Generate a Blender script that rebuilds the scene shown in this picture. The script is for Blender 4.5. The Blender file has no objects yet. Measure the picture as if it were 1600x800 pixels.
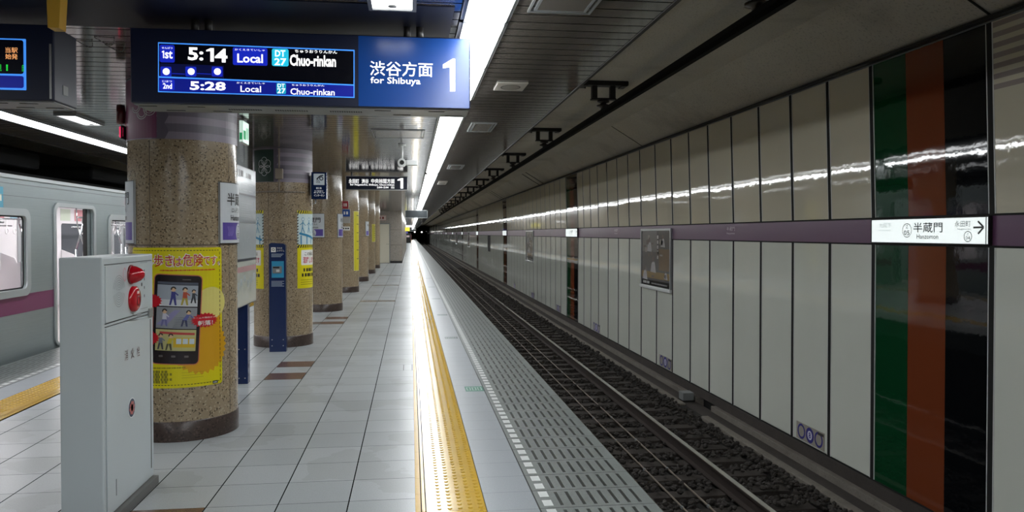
import bpy, bmesh, math, random
from math import pi, sin, cos, radians, atan2
from mathutils import Vector, Matrix

SC = bpy.context.scene
COL = SC.collection
random.seed(7)

# ------------------------------------------------------------------ camera, world, exposure
F, CX, CY, EYE = 1215.0, 800.0, 384.0, 1.557
YAW, PITCH = radians(7.41), radians(0.9)
FW = Vector((sin(YAW) * cos(PITCH), cos(YAW) * cos(PITCH), -sin(PITCH)))
RT = Vector((cos(YAW), -sin(YAW), 0.0))
UP = RT.cross(FW)
C0 = Vector((0, 0, EYE))
cam = bpy.data.cameras.new('camera')
cam.sensor_width = 36.0
cam.lens = F / 1600.0 * 36.0
cam.shift_y = (CY - 400.0) / 1600.0
cam.clip_end = 600
cam.clip_start = 0.05
cam_o = bpy.data.objects.new('camera', cam)
COL.objects.link(cam_o)
R3 = Matrix((RT, UP, -FW)).transposed()
cam_o.matrix_world = Matrix.Translation(C0) @ R3.to_4x4()
SC.camera = cam_o

world = bpy.data.worlds.new('world')
SC.world = world
world.use_nodes = True
world.node_tree.nodes['Background'].inputs[0].default_value = (0.7, 0.8, 1.0, 1)
world.node_tree.nodes['Background'].inputs[1].default_value = 0.0
LAMP = 25.0            # strength of the fluorescent diffusers over the empty track's side
LAMP_L = 12.0          # the same on the train side
SC.view_settings.view_transform = 'Standard'
SC.view_settings.look = 'None'
SC.view_settings.exposure = 0.0
SC.view_settings.gamma = 1.0
SC.view_settings.use_curve_mapping = False
SC.cycles.use_denoising = True
SC.cycles.max_bounces = 8
SC.cycles.diffuse_bounces = 4
SC.cycles.glossy_bounces = 4
SC.cycles.transparent_max_bounces = 12
SC.cycles.caustics_reflective = False
SC.cycles.caustics_refractive = False
SC.cycles.sample_clamp_indirect = 6.0


def ray(x, y):
    return FW + RT * ((x - CX) / F) + UP * ((CY - y) / F)


def onX(x, y, X):
    d = ray(x, y); return C0 + d * (X / d.x)


def onY(x, y, Y):
    d = ray(x, y); return C0 + d * (Y / d.y)


def onZ(x, y, Z):
    d = ray(x, y); return C0 + d * ((Z - EYE) / d.z)


# ------------------------------------------------------------------ materials
def lin(h):
    if not isinstance(h, str):
        return (*h, 1)
    c = [int(h[i:i + 2], 16) / 255 for i in (1, 3, 5)]
    return (*[v / 12.92 if v <= .04045 else ((v + .055) / 1.055) ** 2.4 for v in c], 1)


MATS = {}


def mat(name, col, rough=0.5, metal=0.0, emit=0.0, ecol=None, spec=0.5, coat=0.0):
    if name in MATS:
        return MATS[name]
    m = bpy.data.materials.new(name)
    m.use_nodes = True
    b = m.node_tree.nodes['Principled BSDF']
    b.inputs['Base Color'].default_value = lin(col)
    b.inputs['Roughness'].default_value = rough
    b.inputs['Metallic'].default_value = metal
    b.inputs['Specular IOR Level'].default_value = spec
    b.inputs['Coat Weight'].default_value = coat
    b.inputs['Coat Roughness'].default_value = 0.08
    if emit:
        b.inputs['Emission Color'].default_value = lin(ecol or col)
        b.inputs['Emission Strength'].default_value = emit
    MATS[name] = m
    return m


class NT:
    """small helper to wire node trees"""
    def __init__(s, m):
        s.t = m.node_tree; s.b = s.t.nodes['Principled BSDF']

    def n(s, typ, **kw):
        nd = s.t.nodes.new(typ)
        for k, v in kw.items():
            setattr(nd, k, v)
        return nd

    def link(s, a, b):
        s.t.links.new(a, b)

    def math(s, op, a, b=None, c=None):
        nd = s.n('ShaderNodeMath', operation=op)
        for i, v in enumerate((a, b, c)):
            if v is None:
                continue
            if isinstance(v, (int, float)):
                nd.inputs[i].default_value = v
            else:
                s.link(v, nd.inputs[i])
        return nd.outputs[0]

    def mix(s, fac, a, b):
        nd = s.n('ShaderNodeMix', data_type='RGBA')
        for sock, v in ((nd.inputs[0], fac), (nd.inputs[6], a), (nd.inputs[7], b)):
            if isinstance(v, (int, float)):
                sock.default_value = v
            elif isinstance(v, (str, tuple)):
                sock.default_value = lin(v)
            else:
                s.link(v, sock)
        return nd.outputs[2]

    def xyz(s):
        tc = s.n('ShaderNodeTexCoord')
        sp = s.n('ShaderNodeSeparateXYZ')
        s.link(tc.outputs['Object'], sp.inputs[0])
        return tc.outputs['Object'], sp.outputs

    def noise(s, vec, scale, detail=3, rough=.5):
        nd = s.n('ShaderNodeTexNoise')
        s.link(vec, nd.inputs['Vector'])
        nd.inputs['Scale'].default_value = scale
        nd.inputs['Detail'].default_value = detail
        nd.inputs['Roughness'].default_value = rough
        return nd.outputs['Fac']

    def voro(s, vec, scale):
        nd = s.n('ShaderNodeTexVoronoi')
        s.link(vec, nd.inputs['Vector'])
        nd.inputs['Scale'].default_value = scale
        return nd

    def ramp(s, fac, stops, const=False):
        nd = s.n('ShaderNodeValToRGB')
        cr = nd.color_ramp
        if const:
            cr.interpolation = 'CONSTANT'
        while len(cr.elements) < len(stops):
            cr.elements.new(0.5)
        for e, (p, c) in zip(cr.elements, stops):
            e.position = p; e.color = lin(c)
        s.link(fac, nd.inputs[0])
        return nd.outputs[0]

    def bump(s, h, strength=.2, dist=.01):
        nd = s.n('ShaderNodeBump')
        nd.inputs['Strength'].default_value = strength
        nd.inputs['Distance'].default_value = dist
        s.link(h, nd.inputs['Height'])
        s.link(nd.outputs[0], s.b.inputs['Normal'])
        return nd

    def seam(s, coord, off, period, width):
        """1 on a joint line of WIDTH every PERIOD from OFF"""
        f = s.math('FRACT', s.math('DIVIDE', s.math('SUBTRACT', coord, off - width / 2), period))
        return s.math('LESS_THAN', f, width / period)

    def between(s, v, a, b):
        return s.math('MULTIPLY', s.math('GREATER_THAN', v, a), s.math('LESS_THAN', v, b))


def speckled(name, base, dark, light, scale, rough, amount=.10, spec=.5):
    m = mat(name, base, rough, spec=spec); t = NT(m); vec, _ = t.xyz()
    v = t.voro(vec, scale)
    sp = t.n('ShaderNodeSeparateColor'); t.link(v.outputs['Color'], sp.inputs[0])
    g = t.noise(vec, 5, 3)
    c = t.mix(t.math('MULTIPLY', t.math('SUBTRACT', g, .3), .5), base, light)
    c = t.mix(t.math('MULTIPLY', t.math('LESS_THAN', sp.outputs[0], amount), .8), c, dark)
    c = t.mix(t.math('MULTIPLY', t.math('GREATER_THAN', sp.outputs[1], 1 - amount), .6), c, light)
    t.link(c, t.b.inputs['Base Color'])
    return m


TX0, TXP, TY0, TYP = -0.36, 0.3995, 4.582, 0.3935


def make_floor():
    m = mat('floor_tiles', '#b4b8b8', .22); t = NT(m); vec, o = t.xyz()
    sx = t.seam(o['X'], TX0, TXP, .0075); sy = t.seam(o['Y'], TY0, TYP, .005)
    fx = t.math('FLOOR', t.math('DIVIDE', t.math('SUBTRACT', o['X'], TX0), TXP))
    fy = t.math('FLOOR', t.math('DIVIDE', t.math('SUBTRACT', o['Y'], TY0), TYP))
    cmb = t.n('ShaderNodeCombineXYZ'); t.link(fx, cmb.inputs[0]); t.link(fy, cmb.inputs[1])
    wn = t.n('ShaderNodeTexWhiteNoise'); t.link(cmb.outputs[0], wn.inputs['Vector'])
    c = t.mix(wn.outputs['Value'], '#969b9d', '#a4a9ab')
    n1 = t.noise(vec, 160, 2); n2 = t.noise(vec, 1.3, 4)
    c = t.mix(t.math('MULTIPLY', t.math('GREATER_THAN', n1, .62), .4), c, '#646868')
    c = t.mix(t.math('MULTIPLY', t.math('GREATER_THAN', n2, .55), .25), c, '#787974')
    c = t.mix(t.math('MULTIPLY', sy, .8), c, '#343433')
    c = t.mix(sx, c, '#1a1a1a')
    t.link(c, t.b.inputs['Base Color'])
    jn = t.math('MAXIMUM', sx, sy)
    t.link(t.math('MULTIPLY', t.math('SUBTRACT', 1, jn), .5), t.b.inputs['Specular IOR Level'])
    t.link(t.math('ADD', .24, t.math('MULTIPLY', n2, .16)), t.b.inputs['Roughness'])
    return m


def make_granite():
    """pale speckled slabs between tactile strip and platform edge, 0.3 m joints"""
    m = mat('pale_granite', '#b2b9be', .35); t = NT(m); vec, o = t.xyz()
    n1 = t.noise(vec, 220, 2)
    c = t.mix(t.math('MULTIPLY', t.math('GREATER_THAN', n1, .56), .55), '#969ca1', '#757b7f')
    c = t.mix(t.math('MULTIPLY', t.noise(vec, 2, 3), .4), c, '#83898d')
    c = t.mix(t.math('MULTIPLY', t.seam(o['Y'], 4.32, .302, .004), .8), c, '#50535a')
    t.link(c, t.b.inputs['Base Color'])
    return m


def make_coping(sgn, edge):
    """grey edge slabs with eight slots each and a row of white squares; distance d runs from the inner joint to the edge"""
    m = mat('edge_coping_%s' % ('near' if sgn > 0 else 'far'), '#7e8482', .38); t = NT(m); vec, o = t.xyz()
    d = t.math('MULTIPLY', t.math('SUBTRACT', o['X'], edge - sgn * .68), sgn)
    fy = t.math('FRACT', t.math('DIVIDE', t.math('SUBTRACT', o['Y'], 4.32), .302))
    n1 = t.noise(vec, 130, 3); n2 = t.noise(vec, 3, 4)
    c = t.mix(n2, '#676c6a', '#828886')
    c = t.mix(t.math('MULTIPLY', t.math('GREATER_THAN', n1, .6), .4), c, '#5a5f5d')
    slot = t.math('MULTIPLY', t.between(t.math('FRACT', t.math('DIVIDE', t.math('SUBTRACT', d, .125), .066)), .1, .40), t.between(d, .127, .655))
    slot = t.math('MULTIPLY', slot, t.between(fy, .12, .88))
    c = t.mix(t.math('MULTIPLY', slot, .92), c, '#212423')
    fs = t.math('FRACT', t.math('DIVIDE', t.math('SUBTRACT', o['Y'], 4.33), .151))
    sq = t.math('MULTIPLY', t.between(d, .037, .092), t.between(fs, .18, .82))
    c = t.mix(sq, c, '#c6c9c8')
    jt = t.math('MAXIMUM', t.seam(o['Y'], 4.32, .302, .006), t.math('LESS_THAN', d, .008))
    c = t.mix(jt, c, '#1e2020')
    t.link(c, t.b.inputs['Base Color'])
    t.bump(t.math('SUBTRACT', 1, t.math('MAXIMUM', slot, jt)), .5, .004)
    return m


def make_tactile():
    m = mat('tactile_yellow', '#dca51c', .22, spec=.6); t = NT(m); vec, o = t.xyz()
    n2 = t.noise(vec, 6, 4); n1 = t.noise(vec, 200, 2)
    c = t.mix(n2, '#cba63c', '#c09a32')
    c = t.mix(t.math('MULTIPLY', t.math('GREATER_THAN', n1, .6), .25), c, '#a97c1e')
    c = t.mix(t.math('MULTIPLY', t.seam(o['Y'], 4.35, .3, .004), .8), c, '#6d5410')
    t.link(c, t.b.inputs['Base Color'])
    t.link(t.math('ADD', .13, t.math('MULTIPLY', n2, .06)), t.b.inputs['Roughness'])
    t.link(t.math('MULTIPLY', t.math('SUBTRACT', 1, t.seam(o['Y'], 4.35, .3, .006)), .5), t.b.inputs['Specular IOR Level'])
    return m


def make_ceiling():
    m = mat('ceiling_planks', '#8a857c', .10, spec=.6); t = NT(m); vec, o = t.xyz()
    g = t.seam(o['Y'], 3.95, .151, .013)
    n2 = t.noise(vec, 1.1, 3)
    c = t.mix(n2, '#524e49', '#635e58')
    c = t.mix(g, c, '#0c0b0a')
    t.link(t.math('MULTIPLY', t.math('SUBTRACT', 1, g), .6), t.b.inputs['Specular IOR Level'])
    t.link(t.math('ADD', .09, t.math('MULTIPLY', g, .6)), t.b.inputs['Roughness'])
    t.link(c, t.b.inputs['Base Color'])
    f = t.math('FRACT', t.math('DIVIDE', t.math('SUBTRACT', o['Y'], 3.95), .151))
    h = t.math('SUBTRACT', t.math('MULTIPLY', t.math('POWER', t.math('ABSOLUTE', t.math('SUBTRACT', f, .5)), 4), -2), t.math('MULTIPLY', g, .5))
    t.bump(t.math('ADD', h, t.math('MULTIPLY', t.noise(vec, 2.2, 2), .12)), .22, .005)
    return m


def make_panel(name, ca, cb):
    m = mat(name, ca, .035, spec=.5); t = NT(m); vec, o = t.xyz()
    mp = t.n('ShaderNodeMapping'); t.link(vec, mp.inputs[0]); mp.inputs['Scale'].default_value = (1, 1, .5)
    n = t.noise(mp.outputs[0], 1.0, 3); n3 = t.noise(mp.outputs[0], 7, 3)
    pid = t.math('FLOOR', t.math('DIVIDE', o['Y'], .94))
    c = t.mix(n, ca, cb)
    t.link(c, t.b.inputs['Base Color'])
    t.bump(t.math('ADD', n, t.math('ADD', t.math('MULTIPLY', n3, .3), t.math('MULTIPLY', t.noise(vec, 22, 2), .05))), .17, .02)
    return m


def make_concrete(name, a, b, scale=1.2, rough=.75):
    m = mat(name, a, rough); t = NT(m); vec, o = t.xyz()
    n = t.noise(vec, scale, 6, .6); n1 = t.noise(vec, 40, 3)
    c = t.mix(n, a, b)
    c = t.mix(t.math('MULTIPLY', t.math('GREATER_THAN', n1, .6), .25), c, '#2a2826')
    st = t.noise(vec, .45, 5, .65)
    c = t.mix(t.math('MULTIPLY', t.math('MINIMUM', t.math('MAXIMUM', t.math('MULTIPLY', t.math('SUBTRACT', st, .53), 6), 0), 1), .4), c, '#4a443d')
    t.link(c, t.b.inputs['Base Color'])
    t.bump(n1, .2, .01)
    return m


def make_brushed():
    m = mat('train_steel', '#a9b1b3', .38, metal=.5); t = NT(m); vec, o = t.xyz()
    mp = t.n('ShaderNodeMapping'); t.link(vec, mp.inputs[0]); mp.inputs['Scale'].default_value = (1, 1, 60)
    n = t.noise(mp.outputs[0], 2, 3); n2 = t.noise(vec, .9, 4)
    c = t.mix(t.math('ADD', t.math('MULTIPLY', n, .5), t.math('MULTIPLY', n2, .5)), '#8f9b9e', '#b0babc')
    t.link(c, t.b.inputs['Base Color'])
    return m


def glass(name, col=(1, 1, 1), alpha=.12):
    m = bpy.data.materials.new(name); m.use_nodes = True
    nt = m.node_tree; nt.nodes.clear()
    o = nt.nodes.new('ShaderNodeOutputMaterial'); mx = nt.nodes.new('ShaderNodeMixShader')
    tr = nt.nodes.new('ShaderNodeBsdfTransparent'); gl = nt.nodes.new('ShaderNodeBsdfGlossy')
    fr = nt.nodes.new('ShaderNodeFresnel'); fr.inputs[0].default_value = 1.3
    gl.inputs['Roughness'].default_value = .03; tr.inputs[0].default_value = (*col, 1)
    nt.links.new(fr.outputs[0], mx.inputs[0]); nt.links.new(tr.outputs[0], mx.inputs[1])
    nt.links.new(gl.outputs[0], mx.inputs[2]); nt.links.new(mx.outputs[0], o.inputs[0])
    return m


FLOOR, GRANITE, TACT, CEIL = make_floor(), make_granite(), make_tactile(), make_ceiling()
PANEL, PANEL_UP = make_panel('white_panel', '#d2d6cc', '#dbded5'), make_panel('white_panel_shaded', '#cbc5b2', '#d3cdba')  # upper panels: the dimmer, warmer light up there is painted into their colour
COPE_R, COPE_L = make_coping(1, 1.396), make_coping(-1, -4.776)
CONC = make_concrete('tunnel_concrete', '#d2cdc3', '#b3aea3', .8)
CONC_D = make_concrete('track_concrete', '#4a433f', '#2f2a28', 2.5, .85)
CONC_L = make_concrete('ledge_concrete', '#8a847b', '#625c55', 4, .85)
BED = make_concrete('ballast_bed', '#2a2624', '#181615', 6, .95)
STONE = make_concrete('ballast_stone', '#413c38', '#221e1c', 9, .85)
SLEEP = make_concrete('sleeper_concrete', '#463f3a', '#2b2624', 5, .9)
TERRA = speckled('column_terrazzo', '#8e7d65', '#40362a', '#b9ab92', 100, .2, .12)
BASEM = speckled('column_base_stone', '#3a2f2b', '#241c1a', '#5c4e47', 90, .3, .12)
STEEL = make_brushed()
LIGHT = mat('diffuser_light', '#ffffff', .5, emit=LAMP, ecol=(.955, .985, 1.0))
LIGHT_L = mat('diffuser_light_train_side', '#ffffff', .5, emit=LAMP_L, ecol=(.955, .985, 1.0))
WHITE_M = mat('white_metal', '#c9cbca', .35)
GREY_M = mat('grey_metal', '#7c7f80', .4)
CABW = mat('cabinet_white', '#b2babd', .32)
DARK = mat('black_steel', '#171514', .5)
BLACK = mat('black_gap', '#070707', .8)
NAVY = mat('navy_paint', '#0b2350', .25, spec=.5)
NAVY_D = mat('navy_dark', '#0a1430', .35)
RAILTOP = mat('rail_polished', '#d4d0ca', .24, metal=1)
RAILSIDE = mat('rail_rust', '#2c211c', .75)
ALU = mat('aluminium', '#b0b2b3', .3, metal=.8)
CHROME = mat('chrome', '#cfd2d4', .12, metal=1)
RUBBER = mat('rubber', '#0c0c0d', .6)
PURP = mat('purple_band', '#634060', .3)
def stripe_panel(name, col):
    m = mat(name, col, .04, spec=.45); t = NT(m); vec, o = t.xyz()
    t.bump(t.math('ADD', t.noise(vec, 1.2, 2), t.math('MULTIPLY', t.noise(vec, 6, 3), .25)), .13, .02)
    return m


GREEN_P, ORANGE_P, BLACK_P = stripe_panel('green_panel', '#0d3f24'), stripe_panel('russet_panel', '#753a22'), stripe_panel('black_panel', '#0b0d10')
RED_G = mat('red_plastic', '#a80c1c', .15)
GLASS = glass('clear_glass')
W_E = mat('lit_white', '#ffffff', .4, emit=.95)
W_SIGN = mat('lit_sign_white', '#f2fafa', .4, emit=.9)


# ------------------------------------------------------------------ mesh helpers
class MB:
    """collects shapes with a material each, links them as one mesh object"""
    def __init__(s):
        s.bm = bmesh.new(); s.m = []; s.cur = 0

    def use(s, m):
        if m not in s.m:
            s.m.append(m)
        s.cur = s.m.index(m); return s

    def _take(s, b2):
        n0 = {}
        for v in b2.verts:
            n0[v] = s.bm.verts.new(v.co)
        for f in b2.faces:
            try:
                g = s.bm.faces.new([n0[v] for v in f.verts]); g.material_index = s.cur
            except ValueError:
                pass
        b2.free()

    def face(s, pts):
        f = s.bm.faces.new([s.bm.verts.new(p) for p in pts]); f.material_index = s.cur; return s

    def box(s, x0, y0, z0, x1, y1, z1, bev=0, seg=2):
        x0, x1 = min(x0, x1), max(x0, x1); y0, y1 = min(y0, y1), max(y0, y1); z0, z1 = min(z0, z1), max(z0, z1)
        b = bmesh.new(); bmesh.ops.create_cube(b, size=1)
        for v in b.verts:
            v.co = Vector(((x0 + x1) / 2 + v.co.x * (x1 - x0), (y0 + y1) / 2 + v.co.y * (y1 - y0), (z0 + z1) / 2 + v.co.z * (z1 - z0)))
        if bev:
            bmesh.ops.bevel(b, geom=list(b.edges), offset=bev, segments=seg, profile=.5, affect='EDGES')
        s._take(b); return s

    def cyl(s, p0, p1, r0, r1=None, n=16, caps=True):
        p0, p1 = Vector(p0), Vector(p1); r1 = r0 if r1 is None else r1
        z = (p1 - p0).normalized(); x = z.orthogonal().normalized(); y = z.cross(x)
        a = [s.bm.verts.new(p0 + (x * cos(2 * pi * i / n) + y * sin(2 * pi * i / n)) * r0) for i in range(n)]
        b = [s.bm.verts.new(p1 + (x * cos(2 * pi * i / n) + y * sin(2 * pi * i / n)) * r1) for i in range(n)]
        for i in range(n):
            f = s.bm.faces.new((a[i], a[(i + 1) % n], b[(i + 1) % n], b[i])); f.material_index = s.cur; f.smooth = True
        if caps:
            f = s.bm.faces.new(a[::-1]); f.material_index = s.cur
            f = s.bm.faces.new(b); f.material_index = s.cur
        return s

    def tube(s, pts, r, n=8):
        for p, q in zip(pts, pts[1:]):
            s.cyl(p, q, r, n=n)
        return s

    def lathe(s, c, axis, prof, n=24):
        """prof = [(radius, along)], revolve about AXIS through C"""
        c = Vector(c); z = Vector(axis).normalized(); x = z.orthogonal().normalized(); y = z.cross(x)
        rings = []
        for r, h in prof:
            r = max(r, 1e-4)
            rings.append([s.bm.verts.new(c + z * h + (x * cos(2 * pi * i / n) + y * sin(2 * pi * i / n)) * r) for i in range(n)])
        for a, b in zip(rings, rings[1:]):
            for i in range(n):
                f = s.bm.faces.new((a[i], a[(i + 1) % n], b[(i + 1) % n], b[i])); f.material_index = s.cur; f.smooth = True
        return s

    def torus(s, c, axis, R, r, n=24, k=8):
        c = Vector(c); z = Vector(axis).normalized(); x = z.orthogonal().normalized(); y = z.cross(x)
        rings = []
        for i in range(n):
            d = x * cos(2 * pi * i / n) + y * sin(2 * pi * i / n)
            rings.append([s.bm.verts.new(c + d * (R + r * cos(2 * pi * j / k)) + z * r * sin(2 * pi * j / k)) for j in range(k)])
        for i in range(n):
            a, b = rings[i], rings[(i + 1) % n]
            for j in range(k):
                f = s.bm.faces.new((a[j], b[j], b[(j + 1) % k], a[(j + 1) % k])); f.material_index = s.cur; f.smooth = True
        return s

    def prof(s, pts, y0, y1, close=True):
        """section in the XZ plane (pts = (x, z)) run along Y"""
        a = [s.bm.verts.new((x, y0, z)) for x, z in pts]; b = [s.bm.verts.new((x, y1, z)) for x, z in pts]
        n = len(pts)
        for i in range(n if close else n - 1):
            j = (i + 1) % n
            f = s.bm.faces.new((a[i], a[j], b[j], b[i])); f.material_index = s.cur
        if close:
            f = s.bm.faces.new(a[::-1]); f.material_index = s.cur
            f = s.bm.faces.new(b); f.material_index = s.cur
        return s

    def build(s, name, parent=None, normals=True):
        if normals:
            bmesh.ops.recalc_face_normals(s.bm, faces=s.bm.faces)
        me = bpy.data.meshes.new(name); s.bm.to_mesh(me); s.bm.free()
        for m in s.m:
            me.materials.append(m)
        o = bpy.data.objects.new(name, me); COL.objects.link(o)
        if parent:
            o.parent = parent
        return o


def tag(o, label=None, cat=None, group=None, kind=None):
    if label: o['label'] = label
    if cat: o['category'] = cat
    if group: o['group'] = group
    if kind: o['kind'] = kind
    return o


def thing(name, label, cat, group=None, loc=None):
    o = bpy.data.objects.new(name, None); COL.objects.link(o)
    o.empty_display_size = .1
    if loc is not None:
        o.location = loc
        o['_off'] = 1
    return tag(o, label, cat, group)


def rebase(root, loc):
    """parts were built in world space: move the root to LOC and pull the parts back"""
    loc = Vector(loc); root.location = loc
    for ch in [o for o in SC.objects if o.parent == root]:
        ch.location = Vector(ch.location) - loc


def copy_tree(o, parent=None):
    c = o.copy(); COL.objects.link(c)
    if parent:
        c.parent = parent
    for ch in list(o.children):
        copy_tree(ch, c)
    return c


ORD = ['first', 'second', 'third', 'fourth', 'fifth', 'sixth', 'seventh', 'eighth', 'ninth', 'tenth', 'eleventh', 'twelfth',
       'thirteenth', 'fourteenth', 'fifteenth', 'sixteenth', 'seventeenth', 'eighteenth', 'nineteenth', 'twentieth']


# ------------------------------------------------------------------ flat print: artwork and lettering as coloured faces
def planar(O, U, V, eps=.0006):
    O, U, V = Vector(O), Vector(U), Vector(V); N = U.cross(V)
    return lambda u, v, l: O + U * u + V * v + N * (eps * l + .0004)


def faceY(Y, eps=.0006): return planar((0, Y, 0), (1, 0, 0), (0, 0, 1), eps)           # faces the camera, u = X, v = Z
def faceXp(X, eps=.0006): return planar((X, 0, 0), (0, 1, 0), (0, 0, 1), eps)          # faces +X, u = Y
def faceXn(X, eps=.0006): return planar((X, 0, 0), (0, -1, 0), (0, 0, 1), eps)         # faces -X, u = -Y
def faceUp(Z, eps=.0006): return planar((0, 0, Z), (1, 0, 0), (0, 1, 0), eps)


def cylmap(cx, cy, R, eps=.0006):
    return lambda u, v, l: Vector((cx + (R + .001 + eps * l) * cos(u / R), cy + (R + .001 + eps * l) * sin(u / R), v))


TXT = {}


def text2d(s, bold):
    k = (s, bold)
    if k not in TXT:
        cu = bpy.data.curves.new('lettering', 'FONT'); cu.body = s; cu.size = 1; cu.resolution_u = 2; cu.offset = bold
        ob = bpy.data.objects.new('lettering', cu)
        me = ob.to_mesh()
        vs = [(v.co.x, v.co.y) for v in me.vertices]; fs = [tuple(p.vertices) for p in me.polygons]
        ob.to_mesh_clear(); bpy.data.objects.remove(ob); bpy.data.curves.remove(cu)
        TXT[k] = (vs, fs)
    return TXT[k]


class Print:
    def __init__(s): s.it = []

    def raw(s, vs, fs, m, l): s.it.append((vs, fs, m, l)); return s

    def poly(s, pts, m, l=1): return s.raw(list(pts), [tuple(range(len(pts)))], m, l)

    def rect(s, x0, y0, x1, y1, m, l=1): return s.poly([(x0, y0), (x1, y0), (x1, y1), (x0, y1)], m, l)

    def quad(s, a, b, c, d, m, l=1): return s.poly([a, b, c, d], m, l)

    def rrect(s, x0, y0, x1, y1, r, m, l=1):
        x0, x1 = min(x0, x1), max(x0, x1); y0, y1 = min(y0, y1), max(y0, y1)
        p = []
        for cx, cy, a in ((x1 - r, y0 + r, -90), (x1 - r, y1 - r, 0), (x0 + r, y1 - r, 90), (x0 + r, y0 + r, 180)):
            p += [(cx + r * cos(radians(a + t)), cy + r * sin(radians(a + t))) for t in (0, 30, 60, 90)]
        return s.poly(p, m, l)

    def disc(s, x, y, r, m, l=1, n=20, ry=None):
        ry = ry or r
        return s.poly([(x + r * cos(2 * pi * i / n), y + ry * sin(2 * pi * i / n)) for i in range(n)], m, l)

    def ring(s, x, y, r, w, m, l=1, n=24, ry=None, a0=0, a1=360):
        ry = ry or r; k = ry / r
        vs = []; fs = []
        for i in range(n + 1):
            a = radians(a0 + (a1 - a0) * i / n)
            vs += [(x + r * cos(a), y + ry * sin(a)), (x + (r - w) * cos(a), y + (r - w) * k * sin(a))]
        for i in range(n):
            fs.append((2 * i, 2 * i + 2, 2 * i + 3, 2 * i + 1))
        return s.raw(vs, fs, m, l)

    def line(s, a, b, w, m, l=1):
        d = Vector((b[0] - a[0], b[1] - a[1])); d.normalize(); n = Vector((-d.y, d.x)) * (w / 2)
        return s.poly([(a[0] - n.x, a[1] - n.y), (b[0] - n.x, b[1] - n.y), (b[0] + n.x, b[1] + n.y), (a[0] + n.x, a[1] + n.y)], m, l)

    def path(s, pts, w, m, l=1):
        for a, b in zip(pts, pts[1:]):
            s.line(a, b, w, m, l)
        return s

    def frame(s, x0, y0, x1, y1, w, m, l=1):
        s.rect(x0, y0, x1, y0 + w, m, l); s.rect(x0, y1 - w, x1, y1, m, l)
        s.rect(x0, y0 + w, x0 + w, y1 - w, m, l); return s.rect(x1 - w, y0 + w, x1, y1 - w, m, l)

    def star(s, x, y, r0, r1, n, m, l=1, ky=1.0):
        return s.poly([(x + (r0 if i % 2 else r1) * cos(pi * i / n), y + ky * (r0 if i % 2 else r1) * sin(pi * i / n)) for i in range(2 * n)], m, l)

    def tbox(s, t, x0, y0, x1, y1, m, l=2, bold=.0):
        if not t:                       # print too small to read in the photograph: a row of small blocks
            n = max(2, int((x1 - x0) / (1.15 * abs(y1 - y0)))); st = (x1 - x0) / n
            for i in range(n):
                k = .55 + .35 * ((i * 7) % 3) / 2
                s.rect(x0 + i * st, y0, x0 + (i + k) * st, y1, m, l)
            return s
        vs, fs = text2d(t, bold)
        if not vs:
            return s
        ax, bx = min(v[0] for v in vs), max(v[0] for v in vs); ay, by = min(v[1] for v in vs), max(v[1] for v in vs)
        sx = (x1 - x0) / max(bx - ax, 1e-5); sy = (y1 - y0) / max(by - ay, 1e-5)
        return s.raw([(x0 + (v[0] - ax) * sx, y0 + (v[1] - ay) * sy) for v in vs], fs, m, l)

    def build(s, name, mapper, parent=None, step=None, each=False):
        if each:                                    # every word or mark a part of its own
            for it in s.it:
                q = Print(); q.it = [it]; q.build(name, mapper, parent, step)
            return
        mats = []
        bm = bmesh.new(); lay = bm.verts.layers.int.new('lay')
        for vs, fs, m, l in s.it:
            if m not in mats:
                mats.append(m)
            k = mats.index(m)
            nv = []
            for v in vs:
                w = bm.verts.new((v[0], v[1], 0)); w[lay] = l; nv.append(w)
            for f in fs:
                try:
                    g = bm.faces.new([nv[i] for i in f]); g.material_index = k
                except ValueError:
                    pass
        bmesh.ops.recalc_face_normals(bm, faces=bm.faces)
        bm.normal_update()
        for f in bm.faces:
            if f.normal.z < 0:
                f.normal_flip()
        if step:
            u0, u1 = min(v.co.x for v in bm.verts), max(v.co.x for v in bm.verts)
            u = math.floor(u0 / step) * step + step
            while u < u1:
                bmesh.ops.bisect_plane(bm, geom=list(bm.verts) + list(bm.edges) + list(bm.faces), dist=1e-7, plane_co=(u, 0, 0), plane_no=(1, 0, 0))
                u += step
        for v in bm.verts:
            v.co = mapper(v.co.x, v.co.y, v[lay])
        me = bpy.data.meshes.new(name); bm.to_mesh(me); bm.free()
        for m in mats:
            me.materials.append(m)
        o = bpy.data.objects.new(name, me); COL.objects.link(o)
        if parent:
            o.parent = parent
        return o


def ink(c, rough=.5, emit=0.0):
    return mat('ink_%s_%g' % (c.strip('#'), emit), c, rough, emit=emit)


def rr_pts(x0, y0, x1, y1, r, n=5):
    p = []
    for cx, cy, a in ((x1 - r, y0 + r, -90), (x1 - r, y1 - r, 0), (x0 + r, y1 - r, 90), (x0 + r, y0 + r, 180)):
        p += [(cx + r * cos(radians(a + 90 * t / n)), cy + r * sin(radians(a + 90 * t / n))) for t in range(n + 1)]
    return p


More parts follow.
